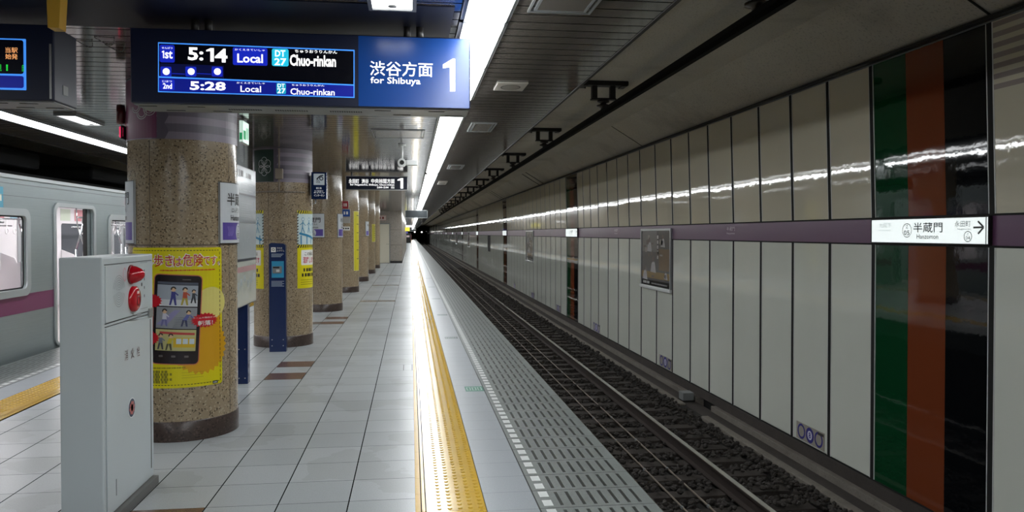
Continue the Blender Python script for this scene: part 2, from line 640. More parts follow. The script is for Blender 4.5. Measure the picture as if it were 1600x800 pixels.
def sheet(name, outer, holes, thick, fn, m, parent=None):
    """a plate with holes: outline and holes in 2D, thickness, mapped by fn(u, v, w)"""
    cu = bpy.data.curves.new(name, 'CURVE'); cu.dimensions = '2D'; cu.fill_mode = 'BOTH'; cu.extrude = thick / 2
    for pts in [outer] + holes:
        sp = cu.splines.new('POLY'); sp.points.add(len(pts) - 1); sp.use_cyclic_u = True
        for p, q in zip(sp.points, pts):
            p.co = (q[0], q[1], 0, 1)
    ob = bpy.data.objects.new(name, cu); me0 = ob.to_mesh()
    bm = bmesh.new(); bm.from_mesh(me0); ob.to_mesh_clear()
    bpy.data.objects.remove(ob); bpy.data.curves.remove(cu)
    bmesh.ops.remove_doubles(bm, verts=bm.verts, dist=1e-5)
    for v in bm.verts:
        v.co = fn(v.co.x, v.co.y, v.co.z)
    bmesh.ops.recalc_face_normals(bm, faces=bm.faces)
    me = bpy.data.meshes.new(name); bm.to_mesh(me); bm.free(); me.materials.append(m)
    o = bpy.data.objects.new(name, me); COL.objects.link(o)
    if parent:
        o.parent = parent
    return o


# ------------------------------------------------------------------ the setting
Y0, Y1 = -14.0, 232.0
ZC = 2.72


def struct(o):
    o['kind'] = 'structure'; return o


flo = MB().use(FLOOR); flo.box(-3.38, Y0, -.3, .022, Y1, 0)
floor = struct(flo.build('floor'))
b = MB().use(GRANITE); b.box(.4235, Y0, -.3, .716, Y1, 0); b.box(-4.096, Y0, -.3, -3.8035, Y1, 0); b.build('slab_band', floor)
b = MB().use(COPE_R); b.box(.716, Y0, -.3, 1.396, Y1, .001); b.use(COPE_L); b.box(-4.776, Y0, -.3, -4.096, Y1, .001); b.build('edge_coping', floor)
BROWN_T = mat('brown_tile', '#5d463d', .25); GREYB_T = mat('greybrown_tile', '#77706a', .25)
b = MB()
for X0i, X1i, row, m in [(-1.559, -1.159, -1, BROWN_T), (-1.959, -1.559, -1, BROWN_T), (-1.559, -1.159, 10, BROWN_T), (-1.559, -1.159, 12, BROWN_T),
                         (-1.959, -1.559, 23, GREYB_T), (-1.559, -1.159, 23, BROWN_T), (-1.559, -1.159, 25, BROWN_T),
                         (-1.159, -.76, 34, GREYB_T), (-.76, -.36, 34, GREYB_T), (-1.159, -.76, 48, GREYB_T), (-.76, -.36, 48, GREYB_T),
                         (-1.159, -.76, 62, GREYB_T), (-.76, -.36, 62, GREYB_T)]:
    ya = TY0 + TYP * row
    b.use(m).box(X0i + .004, ya + .003, -.01, X1i - .004, ya + TYP - .003, .0012)
b.build('accent_tile', floor)
b = MB().use(CONC_D)
b.box(1.25, Y0, -1.6, 1.36, Y1, -.3); b.box(-4.74, Y0, -1.6, -4.63, Y1, -.3)
struct(b.build('wall_platform_face'))

# platform ceiling, with the dark edge trim
b = MB().use(CEIL); b.box(-4.70, Y0, ZC, 1.32, Y1, ZC + .12)
ceiling = struct(b.build('ceiling'))
b = MB().use(DARK); b.box(1.312, Y0, ZC - .006, 1.335, Y1, ZC + .13); b.box(-4.72, Y0, ZC - .006, -4.70, Y1, ZC + .13)
struct(b.build('trim_1'))
# track ceilings with the sloping haunch down to the wall
b = MB().use(CONC)
b.prof([(1.22, ZC + .12), (1.22, 4.05), (5.6, 4.05), (5.6, 3.40), (4.99, 3.40), (4.25, 3.85), (1.33, 3.85), (1.33, ZC + .12)], Y0, Y1)
b.prof([(-4.6, ZC + .12), (-4.6, 4.05), (-9, 4.05), (-9, 3.40), (-8.37, 3.40), (-7.63, 3.85), (-4.71, 3.85), (-4.71, ZC + .12)], Y0, Y1)
tunnel = struct(b.build('ceiling_tunnel'))
b = MB().use(DARK)
for y in (6.1, 16.2, 28.7, 41.4, 54, 66.5, 79, 92):                # joints of the haunch lining
    for yy in ((y,) if y < 20 else (y, y + .9)):
        b.prof([(4.989, 3.397), (4.249, 3.847), (4.247, 3.842), (4.985, 3.393)], yy, yy + (.025 if y < 20 else .16))
b.build('lining_joint', tunnel)

# right-hand wall: backing, cladding, striped pilasters, purple band
XW = 5.0
b = MB().use(BLACK); b.box(XW + .03, Y0, -1.7, XW + .5, Y1, 3.42); wallR = struct(b.build('wall_right'))
pil = [(6.14, 7.88), (22.93, 24.66)] + [(23.0 + 17.35 * k, 24.7 + 17.35 * k) for k in range(1, 12)]
pil = [(6.14 - 16.8, 7.88 - 16.8)] + pil
BAND0, BAND1 = 1.452, 1.712
tilt = .030     # the tops of the upper panels lean out a little


def wx(z):      # face of the upper panels
    return XW - max(0, (z - BAND1)) * tilt


posterY = []
cl = MB().use(PANEL)
seams = []
for (a, e), (a2, e2) in zip(pil, pil[1:]):
    n = 16
    ed = [e + (a2 - e) * i / n for i in range(n + 1)]
    if abs(e - 7.88) < .01:
        ed = [7.88, 8.764, 9.678, 10.62, 11.58, 12.547, 13.451, 14.414, 15.392, 16.459, 17.409, 18.354, 19.338, 20.358, 21.252, 22.141, 22.93]
    seams.append(ed)
    for i, (p, q) in enumerate(zip(ed, ed[1:])):
        g = .017
        zlo = -1.12
        poster = i in (7, 8) and e > 0
        ztop = .40 if poster else BAND0 - .012
        cl.use(PANEL).box(XW - .008, p + g, zlo, XW + .025, q - g, ztop, .006, 1)
        z0, z1 = BAND1 + .012, 3.375; jit = random.uniform(-.0026, .0026)
        b2 = bmesh.new(); bmesh.ops.create_cube(b2, size=1)
        for v in b2.verts:
            z = z0 if v.co.z < 0 else z1
            tl = jit if v.co.z > 0 else -jit
            v.co = Vector(((wx(z) - .008 + tl) if v.co.x < 0 else XW + .025, p + g if v.co.y < 0 else q - g, z))
        bmesh.ops.bevel(b2, geom=list(b2.edges), offset=.006, segments=1, profile=.5, affect='EDGES')
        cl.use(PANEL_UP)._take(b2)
cl.build('cladding_panel', wallR)
gk = MB()
for ed in seams:
    for i, yv in enumerate(ed):
        for z0, z1 in ((-1.12, .40 if ed[0] > 0 and i == 8 else BAND0 - .012), (BAND1 + .012, 3.375)):
            for w, mm, off in ((.030, BLACK, .0125), (.043, WHITE_M, .0112)):  # black joint; the white strips paint in the highlights along the panel bevels
                gk.use(mm).prof([(wx(z0) - off, z0), (wx(z1) - off, z1), (wx(z1) + .01, z1), (wx(z0) + .01, z0)], yv - w, yv + w)
gk.use(BLACK)
for z in (-1.128, BAND0 - .009, BAND1 + .009):
    gk.box(XW - .0132, Y0, z - .009, XW + .02, Y1, z + .009)
gk.build('gasket_and_edge_glint', wallR)
sp = MB()
for a, e in pil[:9]:
    w = (e - a - .06) / 3
    cols = [BLACK_P, ORANGE_P, GREEN_P]
    for k in range(3):
        for z0, z1 in ((-1.12, BAND0 - .012), (BAND1 + .012, 3.375)):
            sp.use(cols[k])
            y0, y1 = a + .03 + k * w, a + .03 + (k + 1) * w - .003
            sp.prof([(wx(z0) - .006, z0), (wx(z1) - .006, z1), (XW + .024, z1), (XW + .024, z0)], y0, y1)
sp.build('accent_stripe', wallR)
b = MB().use(PURP)
b.box(XW - .004, Y0, BAND0, XW + .03, Y1, BAND1)
b.build('purple_band', wallR)
pr = Print(); WM = ink('#d2c4d0')
for y in (11.7, 18.6):
    pr.tbox('半蔵門', -y - .16, 1.60, -y + .16, 1.668, WM); pr.tbox('Hanzomon', -y - .15, 1.545, -y + .15, 1.578, WM)
pr.build('band_lettering', faceXn(XW - .004, .001), wallR)
b = MB().use(DARK); b.box(4.86, Y0, 3.385, 5.1, Y1, 3.41); b.use(GREY_M); b.box(4.93, Y0, 3.37, 5.02, Y1, 3.383)
struct(b.build('trim_2'))
# chevron-striped graphic on the panel at the right edge
pr = Print(); G1, G2 = ink('#9a8f8c', .25), ink('#8f8478', .25)
for k in range(7):
    z = 3.36 - k * .088
    pr.rect(-6.10, z - .045, -4.4, z, G1, 1)
pr.build('chevron_graphic', lambda u, v, l: Vector((wx(v) - .0095, -u, v)), wallR)
# foot of the wall: dark plinth, ledge, gutter and kerb
b = MB().use(CONC_D); b.box(4.955, Y0, -1.27, 5.2, Y1, -1.135); struct(b.build('baseboard_right'))
b = MB().use(CONC_L)
b.box(4.88, Y0, -1.7, 5.2, 12.2, -1.272, .006, 1); b.box(4.88, 12.9, -1.7, 5.2, Y1, -1.272, .006, 1)
b.use(CONC_D); b.box(4.60, Y0, -1.7, 4.9, Y1, -1.36)
b.use(CONC_L); b.box(4.48, Y0, -1.7, 4.60, 11.6, -1.285, .01, 1); b.box(4.48, 12.6, -1.7, 4.60, Y1, -1.31, .01, 1)
struct(b.build('trim_3'))
# left-hand wall beyond the train and the end of the tunnel
b = MB().use(CONC_D); b.box(-8.9, Y0, -1.7, -8.37, Y1, 3.45); struct(b.build('wall_left'))
b = MB().use(BLACK); b.box(-9, Y1 + 30, -1.8, 5.6, Y1 + 30.3, 6); b.box(-9, Y0 - .3, -1.8, 5.6, Y0, 6); struct(b.build('wall_end'))
b = MB().use(BLACK); b.box(1.2, Y1, 2.2, 5.6, Y1 + .3, 4.2); b.box(-9, Y1, -1.6, -1.6, Y1 + .3, 4.2); b.box(5.0, Y1, -1.6, 5.6, Y1 + 30, 4.2)
struct(b.build('wall_portal'))
b = MB().use(BED); b.box(1.3, Y0, -1.7, 4.6, Y1 + 30, -1.345); b.box(-8.4, Y0, -1.7, -4.6, Y1 + 30, -1.345)
struct(b.build('floor_trackbed'))
# stair enclosure on the platform, with its door
BY = 41.3
SLAB = speckled('enclosure_stone', '#8f8880', '#6e675f', '#a79f95', 40, .3, .1)
b = MB().use(SLAB); b.box(-3.1, BY, 0, -.47, BY + 40, ZC - .001)
b.use(DARK); b.box(-3.11, BY - .012, 0, -.46, BY + 40, .12)
for z in (.95, 1.75):
    b.box(-1.10, BY - .004, z, -.47, BY, z + .012)
struct(b.build('wall_enclosure'))
CREAM = mat('cream_door', '#c9c3b0', .4)
b = MB().use(CREAM); b.box(-1.72, BY - .05, .02, -1.10, BY - .013, 2.05, .006, 1); d1 = struct(b.build('door_1'))
b = MB().use(GREY_M); b.box(-1.74, BY - .07, 0, -1.70, BY, 2.09); b.box(-1.12, BY - .07, 0, -1.08, BY, 2.09); b.box(-1.74, BY - .07, 2.05, -1.08, BY, 2.09); b.build('door_frame', d1)
b = MB().use(CHROME); b.cyl((-1.17, BY - .05, 1.0), (-1.17, BY - .1, 1.0), .015); b.cyl((-1.17, BY - .1, 1.0), (-1.27, BY - .1, 1.0), .012); b.build('door_handle', d1)

# ------------------------------------------------------------------ tactile paving strips
def tactile(x_a, sgn, label, far):
    """x_a is the strip's inner border; sgn the way to the platform edge"""
    b = MB().use(TACT)
    for d0, d1 in ((0, .031), (.037, .056), (.062, .397)):
        b.box(x_a + sgn * d0, Y0 + .1, -.3, x_a + sgn * d1, Y1 - .1, .002)
    b.use(mat('joint_brown', '#2c210c', .9, spec=.05)); b.box(x_a, Y0 + .1, -.3, x_a + sgn * .397, Y1 - .1, -.002)
    o = b.build('tactile_paving')
    tag(o, label, 'tactile paving')
    vs, fs = [], []
    y = 3.0
    while y < far:
        for k in range(5):
            cx = x_a + sgn * (.135 + .0583 * k)
            i0 = len(vs)
            n = 8
            for r, h in ((.0145, .002), (.0095, .0068)):
                vs += [(cx + r * cos(2 * pi * j / n), y + r * sin(2 * pi * j / n), h) for j in range(n)]
            fs += [(i0 + j, i0 + (j + 1) % n, i0 + n + (j + 1) % n, i0 + n + j) for j in range(n)]
            fs.append(tuple(range(i0 + n, i0 + 2 * n)))
        y += .06
    me = bpy.data.meshes.new('raised_dot'); me.from_pydata(vs, [], fs); me.materials.append(TACT)
    d = bpy.data.objects.new('raised_dot', me); COL.objects.link(d); d.parent = o; d['kind'] = 'stuff'
    return o


tactile(.022, 1, 'yellow dotted tactile strip running along the empty track side', 48)
tactile(-3.402, -1, 'yellow dotted tactile strip in front of the silver train', 14)

# stickers and small marks on the floor
GRN = ink('#3f7a66'); LG = ink('#9fb6ae'); GRD = ink('#6a6e70')
p = Print()
p.rect(.535, 7.63, .725, 7.88, GRN, 0)
for k in range(3):
    p.frame(.55 + k * .055, 7.68, .59 + k * .055, 7.83, .008, LG, 1)
tag(p.build('floor_sticker', faceUp(.0006)), 'green printed sticker on the pale slabs beside the yellow strip', 'floor sticker')
for i, y in enumerate((11.5, 14.8, 18.5, 22.6, 27)):
    p = Print(); p.rect(.50, y, .69, y + .22, GRD, 0)
    for k in range(3):
        p.frame(.515 + k * .055, y + .04, .555 + k * .055, y + .18, .008, LG, 1)
    tag(p.build('floor_sticker', faceUp(.0006)), '%s grey floor sticker beyond the green one beside the yellow strip' % ORD[i], 'floor sticker', 'grey floor stickers')
p = Print(); p.rect(-.09, 8.9, -.083, 9.3, ink('#3a3a3a'), 0); p.rect(.008, 8.9, .016, 9.3, ink('#3a3a3a'), 0)
tag(p.build('queue_mark', faceUp(.0006)), 'pair of short dark lines marking the floor beside the yellow strip', 'floor mark')

# ------------------------------------------------------------------ track
b = MB()
def rail(x, label):
    b = MB().use(RAILSIDE)
    b.prof([(x - .06, -1.26), (x + .06, -1.26), (x + .06, -1.247), (x + .01, -1.235), (x + .01, -1.14), (x + .033, -1.13), (x + .033, -1.1025), (x - .033, -1.1025), (x - .033, -1.13), (x - .01, -1.14), (x - .01, -1.235), (x - .06, -1.247)], Y0, Y1 + 20)
    o = b.build('rail')
    c = MB().use(RAILTOP); c.prof([(x - .033, -1.1025), (x + .033, -1.1025), (x + .028, -1.1), (x - .028, -1.1)], Y0, Y1 + 20); c.build('running_surface', o)
    return tag(o, label, 'rail')
rail(3.43, 'polished steel running rail on the wall side of the track')
rail(2.36, 'steel running rail below the platform edge')
def cable(x, z, label):
    b = MB().use(mat('cable_grey', '#8a7f74', .5)); b.box(x - .007, Y0 + .1, z - .007, x + .007, Y1, z + .007, 0)
    b.use(GREY_M)
    y = 5.0
    while y < 40:
        b.box(x - .012, y, z - .016, x + .012, y + .05, z + .010); y += 1.3
    return tag(b.build('track_cable'), label, 'cable')
cable(2.75, -1.245, 'thin grey cable between the rails, closer to the platform')
cable(3.03, -1.245, 'thin grey cable between the rails, closer to the polished rail')
sl = MB().use(SLEEP)
sl.prof([(1.75, -.11), (1.75, .0), (2.2, .0), (2.5, -.02), (3.3, -.02), (3.6, 0), (4.12, 0), (4.12, -.11)], -.10, .10)
slp = sl.build('railway_sleeper')
tag(slp, 'dark concrete sleeper half sunk in the ballast under the rails', 'sleeper', 'concrete sleepers')
slp.location = (0, 4.2, -1.262)
for k in range(1, 100):
    c = slp.copy(); COL.objects.link(c); c.location = (0, 4.2 + k * .56, -1.262)
# ballast
phi = (1 + 5 ** .5) / 2
ICO = [Vector(v).normalized() for v in ((-1, phi, 0), (1, phi, 0), (-1, -phi, 0), (1, -phi, 0), (0, -1, phi), (0, 1, phi), (0, -1, -phi), (0, 1, -phi), (phi, 0, -1), (phi, 0, 1), (-phi, 0, -1), (-phi, 0, 1))]
ICF = [(0, 11, 5), (0, 5, 1), (0, 1, 7), (0, 7, 10), (0, 10, 11), (1, 5, 9), (5, 11, 4), (11, 10, 2), (10, 7, 6), (7, 1, 8), (3, 9, 4), (3, 4, 2), (3, 2, 6), (3, 6, 8), (3, 8, 9), (4, 9, 5), (2, 4, 11), (6, 2, 10), (8, 6, 7), (9, 8, 1)]
vs, fs = [], []
for k in range(20000):
    y = 4.0 * (16.0 ** (random.random() ** 1.15)); x = random.uniform(2.0, 4.42)
    f = ((y - 4.2) / .56) % 1; near = min(f, 1 - f) < .285
    z = -1.33 + random.random() * .055
    if near and x < 4.2:
        if random.random() < .62:
            continue
        z = -1.205
    if abs(x - 3.43) < .125 or abs(x - 2.36) < .125 or abs(x - 2.75) < .068 or abs(x - 3.03) < .068: continue
    if x > 4.1: z += .01
    r = random.uniform(.02, .042); sc = (random.uniform(.7, 1.3), random.uniform(.7, 1.3), random.uniform(.6, 1.0))
    a = random.random() * 6.28; i0 = len(vs)
    for v in ICO:
        q = v * r * random.uniform(.75, 1.2); q = Vector((q.x * sc[0], q.y * sc[1], q.z * sc[2]))
        vs.append((x + q.x * cos(a) - q.y * sin(a), y + q.x * sin(a) + q.y * cos(a), z + q.z))
    fs += [tuple(i0 + j for j in t) for t in ICF]
me = bpy.data.meshes.new('ballast_gravel'); me.from_pydata(vs, [], fs); me.materials.append(STONE)
o = bpy.data.objects.new('ballast_gravel', me); COL.objects.link(o)
tag(o, 'dark crushed stone ballast filling the track bed between sleepers', 'gravel', kind='stuff')
q = onX(1072, 611, 4.75)
b = MB().use(GREY_M); b.box(4.66, q.y - .1, -1.36, 4.86, q.y + .12, -1.2, .01)
b.use(DARK); b.box(4.65, q.y - .11, -1.36, 4.87, q.y + .13, -1.33)
tag(b.build('junction_box'), 'small grey box standing on the ledge at the foot of the wall', 'junction box')

# overhead conductor rail and its insulated brackets
XB = 2.886
b = MB().use(mat('bar_black', '#0a0909', .8, spec=.1)); b.prof([(XB - .05, 3.42), (XB + .05, 3.42), (XB + .018, 3.39), (XB + .03, 3.33), (XB - .03, 3.33), (XB - .018, 3.39)], Y0, Y1)
tag(b.build('conductor_rail'), 'black overhead conductor bar running above the empty track', 'conductor rail')
def bracket(y, label):
    t = thing('bar_hanger', label, 'bracket', 'conductor bar hangers along the tunnel ceiling')
    b = MB().use(DARK); b.box(-.37, -.09, .36, .37, .09, .428, .008, 1); b.box(-.34, -.12, .345, -.26, .12, .36); b.box(.26, -.12, .345, .34, .12, .36)
    b.cyl((-.28, 0, .32), (-.28, 0, .36), .012, n=8); b.build('ceiling_plate', t)
    for s in (-1, 1):
        b = MB().use(DARK); b.box(s * .14 - .04, -.05, .17, s * .14 + .04, .05, .36, .006, 1); b.build('bracket_leg', t)
    b = MB().use(DARK); b.box(-.19, -.06, .15, .19, .06, .175, .004, 1); b.build('crossbar', t)
    b = MB().use(mat('insulator', '#2b2320', .3)); b.lathe((0, 0, 0), (0, 0, 1), [(.02, .15), (.09, .14), (.09, .115), (.045, .10), (.045, .09), (.10, .075), (.10, .05), (.04, .035), (.04, .0), (.02, 0)], 18); b.build('insulator', t)
    t.location = (XB, y, 3.42)
    return t
t0 = bracket(6.25, 'first black bar hanger, cut off by the top of the picture')
for k in range(1, 14):
    t = copy_tree(t0); t.location = (XB, 6.25 + 5.25 * k, 3.42)
    t['label'] = '%s black bar hanger counted along the tunnel ceiling towards the far end' % ORD[k]

# ------------------------------------------------------------------ ceiling lights
def light_run(x0, x1, y0, y1, label, n):
    t = thing('fluorescent_light', label, 'ceiling light', 'long fluorescent ceiling lights')
    m = MB().use(GREY_M)
    for xa in (x0 - .022, x1 + .004):
        m.box(xa, y0, ZC - .022, xa + .018, y1, ZC - .0005)
    if x0 > 0:
        m.box(x0 - .004, y0, ZC - .031, x1 + .004, y1, ZC - .0005)
    m.box(x0 - .022, y0, ZC - .022, x1 + .022, y0 + .02, ZC - .0005); m.box(x0 - .022, y1 - .02, ZC - .022, x1 + .022, y1, ZC - .0005)
    m.build('frame', t)
    st = (y1 - y0 - .04) / n
    for k in range(n):
        b = MB().use(LIGHT if x0 > 0 else LIGHT_L); b.prof([(x0, ZC - .03), (x0 + .045, ZC - .07), (x1 - .045, ZC - .07), (x1, ZC - .03)] if x0 > 0 else [(x0, ZC - .002), (x0, ZC - .018), (x1, ZC - .018), (x1, ZC - .002)], y0 + .02 + k * st + .006, y0 + .02 + (k + 1) * st - .006); b.build('diffuser', t)
    return t
runs = [(-13, -5.2), (-4.9, 4.18), (4.20, 5.33), (5.36, 6.65), (7.25, 14.5), (15.0, 28.7), (29.3, 46), (46.4, 64), (64.4, 80), (80.4, 110), (110.4, 150), (150.4, 200)]
for i, (a, e) in enumerate(runs):
    light_run(.285, .505, a, e, '%s fluorescent strip in the line of lights above the yellow strip beside the empty track' % ORD[i], max(1, min(12, round((e - a) / 1.25))))
for i, (a, e) in enumerate([(-13, 3.5), (3.9, 7.6), (7.63, 15.9), (16.3, 32), (32.4, 64), (64.4, 120)]):
    light_run(-4.03, -3.80, a, e, '%s fluorescent strip in the line of lights above the train side' % ORD[i], max(1, min(12, round((e - a) / 1.25))))
def square_light(x0, y0, x1, y1, label):
    t = thing('recessed_light', label, 'ceiling light')
    b = MB().use(GREY_M)
    for a in ((x0 - .02, y0 - .02, x1 + .02, y0), (x0 - .02, y1, x1 + .02, y1 + .02), (x0 - .02, y0, x0, y1), (x1, y0, x1 + .02, y1)):
        b.box(a[0], a[1], ZC - .025, a[2], a[3], ZC - .0005)
    b.build('frame', t)
    b = MB().use(mat('square_diffuser', '#ffffff', .5, emit=6)); b.box(x0, y0, ZC - .016, x1, y1, ZC - .002); b.build('diffuser', t)
    b = MB().use(GREY_M); b.lathe(((x0 + x1) / 2, y1 - .05, ZC - .016), (0, 0, -1), [(.022, 0), (.022, .006), (.001, .009)], 14); b.build('latch', t)
square_light(-.19, 3.78, .01, 4.03, 'small square white ceiling light above the platform number sign')
square_light(-3.40, 8.05, -3.23, 8.72, 'white ceiling light panel between the departure board and the train side strip')

# ceiling hatches, vent grilles and other fittings
def hatch(x0, y0, x1, y1, label, cat='ceiling hatch', name='access_hatch', louver=False):
    t = thing(name, label, cat)
    b = MB().use(GREY_M)
    for w0, w1 in ((0, .012), (.03, .045)):
        b.box(x0 + w0, y0 + w0, ZC - .008, x1 - w0, y0 + w1, ZC - .0005); b.box(x0 + w0, y1 - w1, ZC - .008, x1 - w0, y1 - w0, ZC - .0005)
        b.box(x0 + w0, y0 + w1, ZC - .008, x0 + w1, y1 - w1, ZC - .0005); b.box(x1 - w1, y0 + w1, ZC - .008, x1 - w0, y1 - w1, ZC - .0005)
    b.build('frame', t)
    b = MB().use(mat('hatch_panel', '#6b6660', .25)); b.box(x0 + .045, y0 + .045, ZC - .006, x1 - .045, y1 - .045, ZC - .0005)
    b.build('panel', t)
    return t
hatch(.605, 3.62, .94, 4.04, 'dark framed ceiling hatch at the top edge of the picture beside the strip light')
hatch(.635, 8.15, .905, 8.85, 'framed ceiling hatch between the strip light and the oval speaker plate, farther along')
hatch(-.44, 8.8, .16, 9.55, 'wide framed ceiling hatch between the security camera and the departure board')
hatch(.64, 13.2, .91, 14.0, 'small framed ceiling hatch between the strip light and the ceiling edge, beyond the oval plate')
def speaker_plate(x0, y0, x1, y1, label):
    t = thing('ceiling_speaker', label, 'speaker')
    b = MB().use(mat('speaker_plate', '#b5b0a8', .3)); b.box(x0, y0, ZC - .012, x1, y1, ZC - .0005, .004, 1); b.build('plate', t)
    n = 28; cx, cy, rx, ry = (x0 + x1) / 2, (y0 + y1) / 2, (x1 - x0) * .33, (y1 - y0) * .33
    p = Print(); p.disc(cx, -cy, rx, ink('#8d8880'), 1, n, ry); p.ring(cx, -cy, rx, .012, ink('#55514c'), 2, n, ry)
    p.build('grille', planar((0, 0, ZC - .012), (1, 0, 0), (0, -1, 0)), t)
speaker_plate(.66, 5.93, .90, 6.25, 'pale ceiling plate with an oval grille beside the strip light')
speaker_plate(.62, 17.4, .82, 18.4, 'thin pale ceiling plate farther along beside the strip light')

# ------------------------------------------------------------------ departure board and the sign beside it
SY = 4.36
S = lambda x, y: (lambda q: (q.x, q.z))(onY(x, y, SY))
BLK_S = mat('screen_black', '#020308', .2, emit=.004, ecol='#1020a0')
BLU_S = ink('#1527b8', .3, .75); BLU_D = ink('#0c1a8a', .3, .55); BLU_L = ink('#3f8cf0', .3, .9); CY_S = ink('#22b8d8', .3, .85)
SCW = mat('screen_white', '#ffffff', .4, emit=1.1)
TXW = mat('sign_letter_white', '#ffffff', .4, emit=.85)
SIGNBLUE = mat('sign_blue', '#0b3f88', .22, emit=.04, ecol='#0b4db0')

t = thing('departure_board', 'wide blue departure board above the platform with train times and a large 1', 'sign')
xl, xr, zb, zt = S(204, 160)[0], S(735, 172)[0], 2.252, 2.648
b = MB().use(NAVY_D); b.box(xl, SY, zb, xr, SY + .28, zt, .006, 2); b.build('housing', t)
b = MB().use(GREY_M); b.box(xl + .01, SY + .02, zb - .006, xr - .01, SY + .27, zb)
b.use(BLACK)
for x in (-1.45, -1.2, -.2, .1):
    b.box(x, SY + .06, zb - .0075, x + .09, SY + .075, zb - .005); b.box(x + .1, SY + .2, zb - .0075, x + .2, SY + .215, zb - .005)
for x in (-1.0, -.75, -.45):
    for k in range(14):
        b.box(x + k * .013, SY + .12, zb - .0075, x + k * .013 + .007, SY + .15, zb - .005)
b.build('underside_grille', t)
for x in (S(636, 60)[0], S(300, 50)[0]):
    b = MB().use(DARK); b.cyl((x, SY + .06, zt), (x, SY + .06, ZC - .006), .02, n=14); b.cyl((x + .07, SY + .06, zt), (x + .07, SY + .06, ZC - .006), .02, n=14); b.build('hanger', t)
# two halves of the front: screen side and printed side
p = Print(); xm = S(560, 100)[0]
p.rect(xm, zb + .006, xr - .006, zt - .006, SIGNBLUE, 1)
p.build('printed_panel', faceY(SY), t)
p = Print()
def T(s, x0, y0, x1, y1, m, l=4, bold=.0):
    p.tbox(s, S(x0, y1)[0], S(x1, y1)[1], S(x1, y0)[0], S(x0, y0)[1], m, l, bold)
T('渋谷方面', 578, 95, 676, 120.5, TXW, 3, .006)
T('for Shibuya', 579, 120, 657, 135, TXW, 3, .012)
q = [S(*v) for v in ((692, 101), (707, 92), (711, 92), (711, 143), (703, 143), (703, 105), (692, 107))]
p.poly(q, TXW, 3)
p.build('lettering', faceY(SY), t, each=True)
def one(s_, x0, y0, x1, y1, fn, m, l):
    """a figure 1 with a flag, as on the boards"""
    w = x1 - x0; h = y1 - y0; st = .46 * w
    s_.poly([fn(x0, y0 + h * .24), (fn(x0, y0 + h * .24)[0], fn(x0, y0 + h * .14)[1]), fn(x1 - st, y0), fn(x1, y0), fn(x1, y1), fn(x1 - st, y1), fn(x1 - st, y0 + h * .22)], m, l)
# screen
scr = Print()
def R(x0, y0, x1, y1, m, l, r=None):
    a, c = (S(x0, y1)[0], S(x1, y1)[1]), (S(x1, y0)[0], S(x0, y0)[1])
    (scr.rrect(a[0], a[1], c[0], c[1], r, m, l) if r else scr.rect(a[0], a[1], c[0], c[1], m, l))
def Q(pts, m, l): scr.poly([S(*v) for v in pts], m, l)
Q([(247, 144), (554, 153), (554, 78), (247, 66)], BLU_L, 1)
Q([(248.5, 119), (552.5, 132), (552.5, 80), (248.5, 68)], BLK_S, 2)
Q([(248.5, 142.5), (552.5, 151.5), (552.5, 134), (248.5, 121.5)], BLU_D, 2)
Q([(250, 118), (350, 122), (350, 103), (250, 99)], ink('#08104c', .3, .3), 3)
R(250, 70, 273, 98, BLU_S, 4, .008); R(250, 124, 273, 141, BLU_S, 4, .006); R(364, 74, 418, 103, BLU_S, 4, .008); R(425, 76, 451, 104, CY_S, 4, .01); R(432, 130, 447, 147, ink('#1a9ab8', .3, .7), 4, .006)
for x in (260, 299, 340):
    R(x - 9, 104, x + 8, 120, BLU_S, 4, .006)
    a = S(x, 112); scr.disc(a[0], a[1], .018, SCW, 5, 16)
for x0, x1 in ((269, 289), (308, 330)):
    a, c = S(x0, 115), S(x1, 116); scr.line(a, c, .004, BLU_S, 4)
scr.build('display_screen', faceY(SY), t)
p = Print()
one(p, 253.2, 79.5, 256.8, 91, S, SCW, 6); T('st', 258, 79.5, 270, 92, SCW, 6, .02); T('せんぱつ', 253, 73, 270, 77, SCW, 6)
T('5:', 294, 74, 318, 95, SCW, 6, .03); one(p, 322.5, 75.5, 334.5, 96.5, S, SCW, 6); T('4', 336, 76, 355.5, 98, SCW, 6, .03); T('Local', 371, 84, 411, 99, SCW, 6, .02); T('かくえきていしゃ', 367, 76, 414, 80.5, SCW, 6)
T('DT', 430, 78.5, 446, 89, SCW, 6, .02); T('27', 429, 91, 447.5, 102.5, SCW, 6, .02)
T('Chuo-rinkan', 453, 85, 525, 105, SCW, 6, .03); T('ちゅうおうりんかん', 461, 77.5, 527, 84.5, SCW, 6, .01)
T('2nd', 255, 130, 269, 139, SCW, 6, .02); T('じはつ', 254, 125.5, 269, 129, SCW, 6)
T('5:28', 297, 127, 353, 142, SCW, 6, .03); T('Local', 376, 134, 408, 144.5, SCW, 6, .01); T('かくえきていしゃ', 370, 128, 414, 132, SCW, 6)
T('DT', 434, 131, 445, 137, SCW, 6, .01); T('27', 433.5, 138, 446, 146, SCW, 6, .01)
T('Chuo-rinkan', 454, 138, 523, 149.5, SCW, 6, .01); T('ちゅうおうりんかん', 456, 131.5, 507, 135.5, SCW, 6)
p.build('lettering', faceY(SY), t, each=True)

